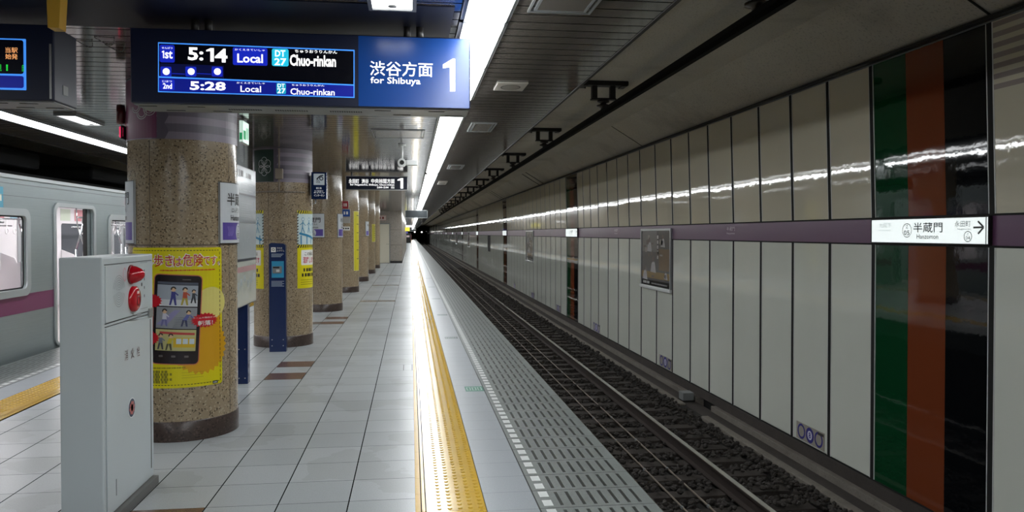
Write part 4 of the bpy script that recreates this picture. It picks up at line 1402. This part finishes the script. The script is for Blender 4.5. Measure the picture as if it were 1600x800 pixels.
# ------------------------------------------------------------------ map boards, call post
def map_board(x, y0, y1, label, rich):
    t = thing('map_board', label, 'map board')
    z0, z1 = .845, 2.215; d = .05
    b = MB().use(NAVY_D); b.box(x - d, y0, z0, x, y1, z1, .004, 1); b.build('frame', t)
    p = Print(); PW, LN = ink('#a6adb2', .2), ink('#6c767e', .4)
    zs = [(z0 + .01, 1.285), (1.31, 1.66), (1.665, 1.93), (1.95, z1 - .012)]
    for i, (a, c) in enumerate(zs):
        p.rect(y0 + .015, a, y1 - .015, c, PW if i != 0 else ink('#b9bcb4', .2), 1)
    p.build('panel', faceXp(x), t)
    p = Print()
    if rich:
        for i in range(9):
            p.rect(y0 + .1 + (i % 3) * .28, 1.98 + (i // 3) * .06, y0 + .28 + (i % 3) * .28, 1.987 + (i // 3) * .06, LN, 2)
        p.tbox('', y0 + .1, 2.11, y0 + .42, 2.17, INK, 2); p.tbox('', y0 + .52, 2.11, y0 + .8, 2.16, INK, 2)
        p.path([(y1 - .12, 1.89), (y1 - .1, 1.82), (y1 - .1, 1.78), (y1 - .07, 1.76)], .012, INK, 2); p.tbox('', y0 + .05, 1.86, y0 + .2, 1.9, INK, 2)
        for i in range(8):
            p.rect(y0 + .3, 1.70 + i * .022, y0 + .55 + (i * 37 % 20) * .012, 1.704 + i * .022, LN, 2)
        for i in range(24):
            p.rect(y0 + .03 + i * .04, 1.668, y0 + .05 + i * .04, 1.69, ink('#6b7378'), 3)
        for i in range(12):
            yy = y0 + .08 + i * .075; p.path([(yy, 1.34 + (i * 53 % 17) * .012), (yy + .05, 1.42 + (i * 31 % 13) * .012), (yy + .07, 1.60)], .005, LN, 2)
        p.rect(y0 + .02, 1.18, y1 - .02, 1.235, ink('#b48a8c', .3), 2)
        for i in range(14):
            yy = y0 + .06 + i * .065; p.path([(yy, .90 + (i * 29 % 9) * .02), (yy + .06, 1.0 + (i * 17 % 11) * .012)], .008, ink('#8f9a8c'), 2)
        for i in range(6):
            p.rect(y0 + .08 + i * .15, 1.02 + (i * 7 % 3) * .03, y0 + .17 + i * .15, 1.09 + (i * 7 % 3) * .03, ink('#9aa3a6'), 2)
    p.build('lettering', faceXp(x), t)
    for yy in (y0 + .14, y1 - .14):
        b = MB().use(NAVY); b.box(x - .17 if yy > y0 + .5 else x - .17, yy - .055, 0, x - .051, yy + .055, 1.9, .004, 1)
        b.use(ALU)
        for z in (.06, .36, .86):
            for dx in (-.14, -.08):
                b.cyl((x + dx, yy - .055, z), (x + dx, yy - .058, z), .006, n=8)
        b.build('post', t)
    return t
map_board(-1.625, 7.50, 8.51, 'white route map board on blue posts between the first and second columns', True)
map_board(-1.78, 13.5, 14.4, 'map board on blue posts seen edge-on between the second and third columns', False)

t = thing('call_post', 'dark blue intercom call post with a light blue panel before the second column', 'call post')
qa, qb = onZ(421, 550, 0), onZ(447, 548, 0); yi = qa.y; xa, xb = qa.x, onY(447, 549, yi).x
b = MB().use(NAVY)
pts = [(xa, 0), (xb, 0), (xb, 1.40), (xb - .03, 1.425), (xa + .03, 1.435), (xa, 1.42)]
b.prof(pts, yi, yi + .10); b.build('body', t)
p = Print(); I = lambda x, y: (lambda q: (q.x, q.z))(onY(x, y, yi))
def IR(x0, y0, x1, y1, m, l): a, c = I(x0, y1), I(x1, y0); p.rect(a[0], a[1], c[0], c[1], m, l)
def IT(s, x0, y0, x1, y1, m, l=3, bold=0): a, c = I(x0, y1), I(x1, y0); p.tbox(s, a[0], a[1], c[0], c[1], m, l, bold)
IR(423.5, 386.5, 431, 394, WHT, 1); IT('駅係員', 433, 386.5, 441, 389, WHT, 2); IT('よびだし', 432.5, 390, 444.5, 393, WHT, 2)
a = I(427, 390); p.ring(a[0], a[1], .018, .007, INK, 2, 14)
for i in range(3): IR(424, 396.5 + i * 2, 443 - i * 2, 397.5 + i * 2, ink('#9aa8b8'), 1)
for i in range(5): IR(424, 439 + i * 1.9, 444 - (i % 2) * 3, 440 + i * 1.9, ink('#9aa8b8'), 1)
p.build('lettering', faceY(yi), t)
b = MB().use(mat('cyan_panel', '#2f93bd', .35)); a, c = I(424.5, 434), I(443.5, 408); b.box(a[0], yi - .004, a[1], c[0], yi, c[1], .002, 1); cp = b.build('cyan_panel', t)
b = MB().use(GREY_M); a, c = I(426, 427), I(440.5, 416); b.box(a[0], yi - .02, a[1], c[0], yi - .004, c[1], .004, 1); b.use(DARK); a, c = I(427, 419), I(437, 416.5); b.box(a[0], yi - .022, a[1], c[0], yi - .02, c[1]); b.use(WHITE_M); a, c = I(432, 425), I(437, 421); b.box(a[0], yi - .024, a[1], c[0], yi - .02, c[1]); b.build('intercom', cp)
b = MB().use(ALU)
for x in (xa + .035, xb - .035):
    for z in (.08, .16): b.cyl((x, yi, z), (x, yi - .004, z), .007, n=10)
b.build('bolt', t)

t = thing('call_sign', 'blue flag sign with a white hand pictogram projecting from the second column', 'sign')
yc = 11.1; K = lambda x, y: (lambda q: (q.x, q.z))(onY(x, y, yc)); a, c = K(486.5, 311), K(510, 269)
b = MB().use(NAVY); b.box(a[0], yc, a[1], c[0], yc + .09, c[1], .004, 1); b.build('housing', t)
b = MB().use(ALU); b.box(a[0] - .02, yc + .03, a[1] + .05, a[0] + .0, yc + .1, c[1] - .05); b.tube([(a[0] + .05, yc + .05, a[1]), (a[0] + .05, yc + .05, a[1] - .05), (CXC + RC + .012, COLY[1], a[1] - .06)], .012, 8); b.build('wall_bracket', t)
p = Print()
def KR(x0, y0, x1, y1, m, l): A, B = K(x0, y1), K(x1, y0); p.rrect(A[0], A[1], B[0], B[1], .004, m, l)
KR(490, 271.5, 507, 289, ink('#b9c4cc', .3, .2), 1)
p.path([K(495, 280), K(500, 275), K(505, 274)], .018, NAVY_D, 2); p.ring(*K(502, 279), .028, .012, NAVY_D, 2, 16)
for i in range(3): p.ring(*K(493.5, 286), .02 + i * .018, .007, NAVY_D, 2, 10, None, 0, 80)
for s, x0, y0, x1, y1 in (('駅係員', 494, 292.5, 502.5, 295.5), ('よびだし', 490.5, 297, 507, 302), ('インターホン', 490.5, 303.5, 507, 307)):
    A, B = K(x0, y1), K(x1, y0); p.tbox(s, A[0], A[1], B[0], B[1], ink('#dfe6ee', .4, .3), 2, .01)
p.build('lettering', faceY(yc), t)

# ------------------------------------------------------------------ farther hanging signs, camera
def hang_sign(Y, x0, x1, z0, z1, label, body, depth=.16, name='direction_sign'):
    t = thing(name, label, 'sign')
    b = MB().use(body); b.box(x0, Y, z0, x1, Y + depth, z1, .004, 1); b.build('housing', t)
    b = MB().use(ALU)
    b.box(x0 - .004, Y - .006, z0 - .012, x1 + .004, Y + depth, z0); b.box(x0 - .004, Y - .006, z1, x1 + .004, Y + depth, z1 + .012)
    b.box(x0 - .012, Y - .006, z0 - .012, x0, Y + depth, z1 + .012); b.box(x1, Y - .006, z0 - .012, x1 + .012, Y + depth, z1 + .012); b.build('frame', t)
    b = MB().use(GREY_M)
    for x in (x0 + .1, x0 + .4 * (x1 - x0)): b.cyl((x, Y + depth / 2, z1 + .012), (x, Y + depth / 2, ZC), .018, n=10)
    b.build('hanger', t)
    return t
Y2 = 15.4; E2 = lambda x, y: (lambda q: (q.x, q.z))(onY(x, y, Y2))
a, c = E2(541, 295.5), E2(636, 276.5)
t = hang_sign(Y2, a[0], c[0], a[1], c[1], 'long lit navy direction sign with a white 1 hanging beyond the second column', NAVY_D)
p = Print()
def ET(s, x0, y0, x1, y1, bold=0.0): A, B = E2(x0, y1), E2(x1, y0); p.tbox(s, A[0], A[1], B[0], B[1], SCW, 2, bold)
ET('永田町', 545, 279.5, 561, 286.5, .01); ET('渋谷', 565, 279.5, 576, 286.5, .01); ET('中央林間方面', 580, 279.5, 616.5, 286.5, .01)
ET('for Nagatacho, Shibuya, Chuo-rinkan', 547, 287.5, 616, 290.5, .02); ET('2:04~2:04', 589, 291.5, 607, 294.2, .02); ET('出', 611, 291, 616, 294.5)
one(p, 621, 278.5, 630, 294.5, E2, SCW, 2)
p.build('lettering', faceY(Y2), t, each=True)
Y3 = 31.0; E3 = lambda x, y: (lambda q: (q.x, q.z))(onY(x, y, Y3)); a, c = E3(633.5, 340), E3(667.5, 329)
hang_sign(Y3, a[0], c[0], a[1], c[1], 'dark blank display screen hanging over the tactile strip far along the platform', mat('dark_screen', '#20282c', .3), .2, 'display_screen_sign')
for Yf, x0, y0, x1, y1, colr, lb in ((52, 634, 352, 648, 355, '#e8e8e8', 'small white lit sign far down the platform above the tactile strip'), (64, 633, 355, 640, 361, '#d8d040', 'small yellow lit sign far down the platform above the tactile strip'), (74, 636, 358.5, 650, 361, '#20242a', 'small dark sign far down the platform above the tactile strip'), (88, 633, 362.5, 637, 364.5, '#3a3aa0', 'small blue lit sign far down the platform')):
    A, B = onY(x0, y1, Yf), onY(x1, y0, Yf)
    hang_sign(Yf, A.x, B.x, A.z, B.z, lb, ink(colr, .4, .7 if colr != '#20242a' else 0), .12)
q = onY(597, 340.5, BY)
p = Print(); p.rect(q.x - .22, q.z - .14, q.x + .22, q.z + .14, ink('#b09088', .4), 0); p.rect(q.x - .19, q.z - .11, q.x + .19, q.z + .11, ink('#c9b8b0', .4), 1); p.tbox('', q.x - .14, q.z - .06, q.x + .14, q.z + .06, ink('#7a3030'), 2)
tag(p.build('door_sign', faceY(BY)), 'small pinkish sign on the stone wall above the cream door', 'sign')
# lit exit sign behind the departure board
q = onZ(384, 186, ZC)
t = thing('exit_sign', 'small green and white lit exit sign hanging above the route map board', 'sign')
xe = q.x - .01; ye = 8.1
b = MB().use(WHITE_M); b.box(xe - .035, ye, 2.47, xe, ye + .30, 2.70, .004, 1); b.use(GREY_M); b.box(xe - .03, ye + .08, 2.70, xe - .005, ye + .22, ZC); b.build('housing', t)
p = Print(); p.rect(ye + .01, 2.48, ye + .29, 2.69, ink('#e4fff2', .4, .9), 1); p.rect(ye + .03, 2.51, ye + .14, 2.60, ink('#1c9a60', .4, .6), 2); p.tbox('', ye + .16, 2.52, ye + .275, 2.64, ink('#1c9a60', .4, .6), 2); p.build('lettering', faceXp(xe), t)
p = Print(); p.rect(xe - .032, 2.48, xe - .003, 2.69, ink('#d8f4e8', .4, .7), 1); p.rect(xe - .03, 2.50, xe - .005, 2.57, ink('#1c9a60', .4, .6), 2); p.build('end_panel', faceY(ye), t)
# security camera on its pole
t = thing('security_camera', 'white security camera on a ceiling pole beside the lit direction sign', 'camera')
yq = 10.3; V = lambda x, y: onY(x, y, yq); a = V(628, 248); 
b = MB().use(WHITE_M); b.cyl((a.x, yq, a.z - .02), (a.x, yq, ZC), .017, n=14); b.cyl((a.x, yq, ZC - .02), (a.x, yq, ZC), .05, n=18); b.build('pole', t)
c = V(637, 254.5)
b = MB().use(WHITE_M); b.box(c.x - .02, yq - .05, c.z - .035, c.x + .13, yq + .05, c.z + .035, .01); b.cyl((a.x, yq, c.z + .03), (a.x, yq, a.z - .03), .02, n=12); b.build('camera_body', t)
b = MB().use(WHITE_M); b.cyl((c.x - .075, yq - .05, c.z - .002), (c.x - .075, yq + .05, c.z - .002), .055, n=22); b.box(c.x - .075, yq - .02, c.z - .03, c.x, yq + .02, c.z + .03); o = b.build('lens_housing', t)
b = MB().use(RUBBER); b.cyl((c.x - .075, yq - .056, c.z), (c.x - .075, yq - .05, c.z), .03, n=20); b.build('lens', o)

# ------------------------------------------------------------------ fittings on the right-hand wall
LIT = mat('wall_sign_lit', '#ecf5f5', .3, emit=.80, ecol='#eef7f6')
def wall_sign(a, e, label, full):
    t = thing('station_sign', label, 'sign', 'lit station name signs in the purple band')
    z0, z1 = 1.466, 1.700; xs = 4.955
    b = MB().use(DARK); b.box(xs, a, z0 - .012, XW - .0045, e, z1 + .012, .003, 1); b.build('housing', t)
    p = Print(); p.rect(-e + .025, z0, -a - .034, z1, LIT, 1); p.rect(-a - .022, z0, -a - .006, z1, LIT, 1)
    p.build('lit_face', faceXn(xs), t)
    p = Print(); G3 = ink('#9aa4a6')
    def w(x, y): q = onX(x, y, xs); return (-q.y, q.z)
    def WT(s, x0, y0, x1, y1, m=INK, bold=0.0):
        A, B = w(x0, y1), w(x1, y0); p.tbox(s, A[0] + off, A[1], B[0] + off, B[1], m, 3, bold)
    off = 6.14 - a
    WT('半蔵門', 1427.5, 347, 1473, 363.5, INK, .01); WT('Hanzomon', 1432.5, 366, 1466.5, 373, INK, .008)
    if full:
        WT('九段下', 1374, 348, 1393, 356, ink('#c4cccc')); WT('Kudanshita', 1374, 358.5, 1392, 361, ink('#c9d0d0'))
        WT('永田町', 1492, 344.5, 1517, 354.5); WT('Nagatacho', 1496.5, 356.5, 1517, 360, ink('#5a6264'))
        for x, y, r, s in ((1417.3, 360, .075, 1), (1512.5, 369.5, .052, .7)):
            A = w(x, y); p.ring(A[0] + off, A[1], r, .007, INK, 3, 30, r * .95)
        WT('Z', 1415.5, 351.5, 1419, 357); WT('05', 1412.5, 360, 1421.5, 367.5, INK, .01)
        WT('Z', 1511, 364.2, 1513.6, 367.3); WT('04', 1509, 369, 1516, 374.5)
        A, B = w(1521, 355.5), w(1537.5, 355); p.line((A[0] + off, A[1]), (B[0] + off, B[1]), .017, INK, 3)
        for y in (345.5, 365.5):
            A = w(1528.5, y); p.line((A[0] + off, A[1]), (B[0] + off, B[1]), .018, INK, 4 if y > 350 else 5)
    p.build('lettering', faceXn(xs), t)
for i, (a, e) in enumerate(pil[1:11]):
    wall_sign(a, e, '%s lit white station name sign counted along the purple band of the wall' % ORD[i], i < 3)

def wall_poster(y0, y1, z0, z1, label, seed):
    t = thing('wall_poster', label, 'poster')
    rnd = random.Random(seed); xp = 4.965
    b = MB().use(ALU)
    f = .05
    b.box(xp - .01, y0, z0, XW + .02, y0 + f, z1, .004, 1); b.box(xp - .01, y1 - f, z0, XW + .02, y1, z1, .004, 1); b.box(xp - .01, y0 + f, z1 - f, XW + .02, y1 - f, z1, .004, 1)
    b.build('frame', t)
    b = MB().use(mat('bright_rail', '#e2e4e4', .25)); b.box(xp - .03, y0 - .01, z0, XW + .02, y1 + .01, z0 + .07, .012, 2); b.build('bottom_rail', t)
    u0, u1, v0, v1 = -y1 + f, -y0 - f, z0 + .07, z1 - f; w, h = u1 - u0, v1 - v0
    b = MB().use(DARK); b.box(xp + .012, y0 + f, z0 + .05, XW + .02, y1 - f, z1 - f); b.build('backing', t)
    p = Print()
    p.rect(u0, v0, u1, v1, ink('#5f5c5b', .2), 1); p.rect(u0, v0, u1, v0 + h * .1, ink('#101216', .2), 2)
    p.rect(u0 + w * .02, v0 + h * .62, u0 + w * .55, v1, ink('#7d7a78', .2), 2); p.rect(u0, v0 + h * .14, u1, v0 + h * .26, ink('#8a744f', .2), 2)
    p.rect(u0 + w * .62, v0 + h * .3, u0 + w * .96, v0 + h * .68, ink('#75624e', .2), 2)
    for fx, fy, s in ((.28, .74, .3), (.75, .82, .26), (.42, .38, .34), (.12, .22, .3), (.85, .24, .2)):     # pale draped figures and objects
        cx, cy = u0 + w * fx, v0 + h * fy - h * .02
        p.poly([(cx - w * s * .28, cy - h * s * .3), (cx + w * s * .3, cy - h * s * .34), (cx + w * s * .17, cy + h * s * .2), (cx, cy + h * s * .32), (cx - w * s * .16, cy + h * s * .14)], ink('#b9b6b8', .2), 3)
        p.disc(cx, cy + h * s * .38, w * s * .1, ink('#6c625e', .2), 4, 14)
        for k in range(3):
            p.line((cx - w * s * .2 + k * w * s * .15, cy - h * s * .28), (cx - w * s * .05 + k * w * s * .08, cy + h * s * .1), .01, ink('#5c585e', .2), 4)
    for k in range(14):
        x, y = u0 + w * (.03 + rnd.random() * .85), v0 + h * (.15 + .7 * rnd.random())
        p.rect(x, y, x + w * (.03 + .07 * rnd.random()), y + h * (.02 + .07 * rnd.random()), ink(rnd.choice(['#8c8884', '#9a948e', '#6b625c']), .2), 3)
    p.tbox('', u0 + w * .05, v0 + h * .03, u0 + w * .3, v0 + h * .075, ink('#b0b0b0'), 3); p.tbox('', u0 + w * .36, v0 + h * .035, u0 + w * .9, v0 + h * .06, ink('#8c8c8c'), 3)
    for k in range(5):
        p.rect(u0 + w * .56 + .0 * k, v0 + h * (.5 + .09 * k), u0 + w * .6, v0 + h * (.56 + .09 * k), ink('#b6b2b0'), 3)
    p.build('printed_sheet', faceXn(xp + .012), t)
    return t
wall_poster(14.46, 16.42, .40, 1.66, 'framed exhibition poster in the wall under a shiny bottom rail, nearest to the camera', 3)
wall_poster(31.5, 33.5, .36, 1.68, 'framed poster on the wall between the second and third station signs', 5)
wall_poster(66.2, 68.4, .38, 1.70, 'small distant framed poster on the wall past the fourth station sign', 8)
wall_poster(84.5, 86.9, .38, 1.70, 'small distant framed poster on the wall past the fifth station sign', 9)

# car position plates at the foot of the wall
RINGP = ink('#3c3a8c', .35)
def car_plate(y0, y1, z0, z1, label):
    t = thing('position_plate', label, 'plate', 'car position plates at the foot of the wall')
    b = MB().use(mat('plate_tan', '#a09b90', .4)); b.box(XW - .014, y0, z0, XW - .0085, y1, z1, .001, 1); b.build('plate', t)
    p = Print(); w = y1 - y0; r = w * .135
    for i in range(3):
        cx = -y1 + w * (.19 + .31 * i); cz = (z0 + z1) / 2
        if i == 1:
            p.disc(cx, cz, r * 1.05, RINGP, 1, 26); p.disc(cx, cz, r * .62, ink('#d8d8e4'), 2, 22); p.tbox('8', cx - r * .28, cz - r * .42, cx + r * .28, cz + r * .42, RINGP, 3, .02)
        else:
            p.ring(cx, cz, r * 1.05, r * .30, RINGP, 1, 26)
    p.rect(-y0 - w * .22, z1 - .05, -y0 - w * .02, z1 - .015, ink('#4a4744'), 2)
    p.build('lettering', faceXn(XW - .014), t)
car_plate(8.86, 9.55, -1.10, -.88, 'tan plate with purple rings and an 8 low on the wall, closest to the camera')
for i, (a, e) in enumerate(((14.45, 15.2), (20.2, 21.0), (25.7, 26.5), (31.3, 32.1), (37, 37.8))):
    car_plate(a, e, -1.10, -.88, '%s tan ring plate low on the wall beyond the closest one' % ORD[i])

# lamps in the dark tunnel and the distant lit block at the platform end
for i, (x, y) in enumerate(((648, 362.5), (659, 362.7), (666, 360.5))):
    q = onY(x, y, Y1 + (12, 8, 4)[i])
    t = thing('tunnel_lamp', ('white lamp in the dark tunnel mouth closest to the platform', 'white lamp in the middle of the dark tunnel mouth', 'white lamp in the dark tunnel mouth beside the wall')[i], 'lamp')
    b = MB().use(mat('tunnel_glow', '#ffffff', .4, emit=4)); b.lathe((q.x, q.y, q.z), (0, -1, 0), [(.22, 0), (.2, .1), (.001, .16)], 16); b.build('lens', t)
    b = MB().use(DARK); b.box(q.x - .26, q.y, q.z - .26, q.x + .26, q.y + .1, q.z + .26, .02, 1); b.box(q.x - .03, q.y + .02, q.z + .2, q.x + .03, q.y + .08, 3.9 if i else 3.9); b.build('housing', t)
t = thing('platform_kiosk', 'small dark block with pale lit panels at the far end of the platform', 'kiosk')
yk = 130; A, B = onY(632.5, 376, yk), onY(645, 364, yk)
b = MB().use(DARK); b.box(A.x, yk, 0, B.x - .3, yk + 3, B.z, .03, 1); b.build('body', t)
b = MB().use(ink('#b8a8a8', .4, .35)); b.box(A.x + .3, yk - .03, .95, B.x - .55, yk, 1.25); b.use(ink('#c07a80', .4, .3)); b.box(B.x - .3, yk + .2, .5, B.x - .27, yk + 2.5, 1.4); b.build('lit_panel', t)

# ------------------------------------------------------------------ the train
XT = -4.87
t = thing('train', 'silver commuter train with a purple stripe and an open door at the far track', 'train')
TY0_, TY1_ = 4.75, 24.3
doors = [(7.28 - .65, 7.28 + .65), (11.45, 12.75), (16.27, 17.57), (21.1, 22.4)]
wins = [(8.0, 10.62), (13.42, 15.6), (18.2, 20.4), (23.0, 23.9), (5.2, 6.3)]
fx = lambda u, v, w: Vector((XT - .02 + w, u, v))
holes = [rr_pts(a, .03, e, 1.93, .09) for a, e in doors] + [rr_pts(a, .86, e, 1.78, .07) for a, e in wins]
outer = [(TY0_, -.22), (TY1_, -.22), (TY1_, 2.235), (TY0_, 2.235)]
sheet('body_side', outer, holes, .04, fx, STEEL, t)
fr = mat('window_frame', '#b9c0c2', .3, metal=.3)
for a, e in wins:
    w_ = sheet('window', rr_pts(a - .09, .77, e + .09, 1.87, .13), [rr_pts(a, .86, e, 1.78, .07)], .03, lambda u, v, w: Vector((XT + .012 + w, u, v)), fr, t)
    b = MB().use(GLASS); b.face([(XT - .03, a, .86), (XT - .03, e, .86), (XT - .03, e, 1.78), (XT - .03, a, 1.78)]); b.build('pane', w_)
    sheet('rubber_seal', rr_pts(a - .002, .858, e + .002, 1.782, .07), [rr_pts(a + .018, .878, e - .018, 1.762, .06)], .012, lambda u, v, w: Vector((XT - .022 + w, u, v)), RUBBER, w_)
for a, e in doors:
    d = sheet('door_frame', rr_pts(a - .055, .0, e + .055, 1.985, .12), [rr_pts(a, .03, e, 1.93, .09)], .03, lambda u, v, w: Vector((XT + .012 + w, u, v)), fr, t)
    b = MB().use(STEEL); b.box(XT - .085, e - .10, .03, XT - .05, e + .05, 1.93); b.use(RUBBER); b.box(XT - .09, e - .15, .03, XT - .045, e - .10, 1.93); b.build('door_leaf', d)
PB_ = mat('purple_stripe', '#7c3a62', .35)
segs = []
y = TY0_
for a, e in sorted(doors):
    segs.append((y, a - .055)); y = e + .055
segs.append((y, TY1_))
b = MB().use(PB_)
for a, e in segs:
    b.box(XT, a, .555, XT + .002, e, .79)
b.build('purple_stripe', t)
b = MB().use(mat('train_white', '#c8cfd2', .3)); b.box(XT - .02, TY0_, 2.235, XT + .025, TY1_, 2.285, .006, 1); b.use(GREY_M); b.box(XT, TY0_, 2.17, XT + .004, TY1_, 2.178); b.box(XT, TY0_, 2.02, XT + .003, TY1_, 2.026); b.build('gutter', t)
b = MB().use(mat('train_roof', '#2a2b2d', .8)); n = 10
prof = [(XT - .03 - 1.3 * (i / n), 2.275 + .22 * sin(pi / 2 * i / n)) for i in range(n + 1)]
prof += [(2 * (XT - 1.39) - x, z) for x, z in prof[::-1]]
b.prof(prof, TY0_, TY1_)
for yy in (8.5, 12.2, 16, 20): b.box(XT - 1.9, yy - .9, 2.55, XT - .9, yy + .9, 2.80, .05)
b.build('roof', t)
b = MB().use(DARK); b.box(XT - .35, TY0_ + .3, -.62, XT - .06, TY1_ - .3, -.24); b.box(XT - 2.7, TY0_ + .3, -.62, XT - 2.4, TY1_ - .3, -.24)
for yy in (7.2, 9.2, 19.8, 21.8):
    for xx in (XT - .85, XT - 1.92): b.cyl((xx - .06, yy, -.67), (xx + .06, yy, -.67), .43, n=24)
b.build('underframe', t)
IW = mat('interior_white', '#d9d6d8', .4); IWF = mat('interior_floor', '#8a8582', .4)
b = MB().use(IWF); b.box(XT - 2.7, TY0_ + .05, -.2, XT - .05, TY1_ - .05, .02); b.use(STEEL); b.box(XT - .04, TY0_, -.22, XT - 2.78, TY0_ + .05, 2.285); b.box(XT - .04, TY1_ - .05, -.22, XT - 2.78, TY1_, 2.285); b.build('floor_and_ends', t)
sheet('far_side', [(TY0_, -.22), (TY1_, -.22), (TY1_, 2.25), (TY0_, 2.25)], [rr_pts(a, .86, e, 1.78, .07) for a, e in wins], .04, lambda u, v, w: Vector((XT - 2.76 + w, u, v)), IW, t)
for a, e in wins:
    b = MB().use(mat('far_window_dark', '#4c4f54', .15)); b.box(XT - 2.79, a, .86, XT - 2.775, e, 1.78); b.build('far_pane', t)
for a, e in doors:      # closed doors of the other side
    b = MB().use(mat('inner_door', '#a9acae', .35, metal=.4)); b.box(XT - 2.735, a, .03, XT - 2.72, (a + e) / 2 - .004, 1.93); b.box(XT - 2.735, (a + e) / 2 + .004, .03, XT - 2.72, e, 1.93)
    b.use(mat('far_window_dark', '#4c4f54', .15)); b.box(XT - 2.72, a + .12, 1.0, XT - 2.716, (a + e) / 2 - .12, 1.7); b.box(XT - 2.72, (a + e) / 2 + .12, 1.0, XT - 2.716, e - .12, 1.7); b.build('inner_door', t)
b = MB().use(IW); b.box(XT - 2.74, TY0_ + .05, 2.16, XT - .04, TY1_ - .05, 2.22)
b.box(XT - .14, TY0_ + .05, 1.95, XT - .045, TY1_ - .05, 2.16); b.build('interior_ceiling', t)
b = MB().use(mat('car_light', '#ffffff', .4, emit=14, ecol=(1, .98, 1))); b.box(XT - .95, TY0_ + .3, 2.145, XT - .7, TY1_ - .3, 2.16); b.box(XT - 2.05, TY0_ + .3, 2.145, XT - 1.8, TY1_ - .3, 2.16); b.build('interior_light', t)
SEAT = mat('seat_magenta', '#7a3560', .7)
for a, e in wins[:4]:
    for s, xs in ((1, XT - .06), (-1, XT - 2.72)):
        b = MB().use(SEAT); x1 = xs - s * .42
        b.box(xs - s * .03, a + .03, .38, x1, e - .03, .46, .02); b.box(xs, a + .03, .46, xs - s * .09, e - .03, .86, .02); b.build('bench_seat', t)
        b = MB().use(IW)
        for yy in (a - .02, e + .02):
            b.prof([(xs, .1), (x1, .1), (x1, .72), (xs - s * .24, 1.10), (xs, 1.20)], yy - .015, yy + .015)
        b.build('seat_partition', t)
        b = MB().use(CHROME)
        for yy in (a - .02, (a + e) / 2, e + .02): b.tube([(x1, yy, .5), (x1 - s * .03, yy, 1.3), (x1 + s * .1, yy, 1.75), (x1 + s * .12, yy, 2.16)], .016, 8)
        b.tube([(x1, a, 1.82), (x1, e, 1.82)], .014, 8); b.tube([(xs - s * .2, a, 1.70), (xs - s * .2, e, 1.70)], .014, 8); b.build('grab_rail', t)
        b = MB().use(IW)
        nst = int((e - a) / .28)
        for i in range(nst):
            yy = a + .15 + i * .28; b.torus((x1, yy, 1.60), (1, 0, 0), .05, .009, 14, 6); b.box(x1 - .004, yy - .012, 1.65, x1 + .004, yy + .012, 1.82)
        b.build('hand_strap', t)
CYB = ink('#5aa8c4', .4)
p = Print(); p.rect(9.72, 1.86, 10.09, 2.12, CYB, 1); p.tbox('', 9.75, 1.95, 10.06, 2.03, WHT, 2); p.build('sticker', faceXp(XT), t)
p = Print()
for k in range(26):
    x = 5.2 + k * .72; p.rect(x, 1.84, x + .5, 2.10, ink(('#8ab0c0', '#d8d4cc', '#c8a868', '#b8c4b0', '#c07a80')[k % 5]), 1)
p.build('interior_notice', faceXp(XT - 2.735), t)
b = MB().use(mat('pink_glow', '#e0305a', .4, emit=.9)); q = onX(198.5, 317, XT); b.box(XT, q.y - .05, q.z - .04, XT + .03, q.y + .05, q.z + .04, .012); b.use(DARK); b.box(XT, q.y - .04, q.z - .16, XT + .02, q.y + .06, q.z - .07, .006, 1); b.build('side_lamp', t)
# cable tray along the far wall above the train
b = MB().use(DARK); b.box(-8.369, Y0 + .1, 2.75, -8.1, Y1 - .1, 2.80)
for k in range(5): b.cyl((-8.32 + k * .045, Y0 + .1, 2.82), (-8.32 + k * .045, Y1 - .1, 2.82), .02, n=8)
tag(b.build('cable_tray'), 'dark cable tray along the wall above the silver train', 'cable tray')
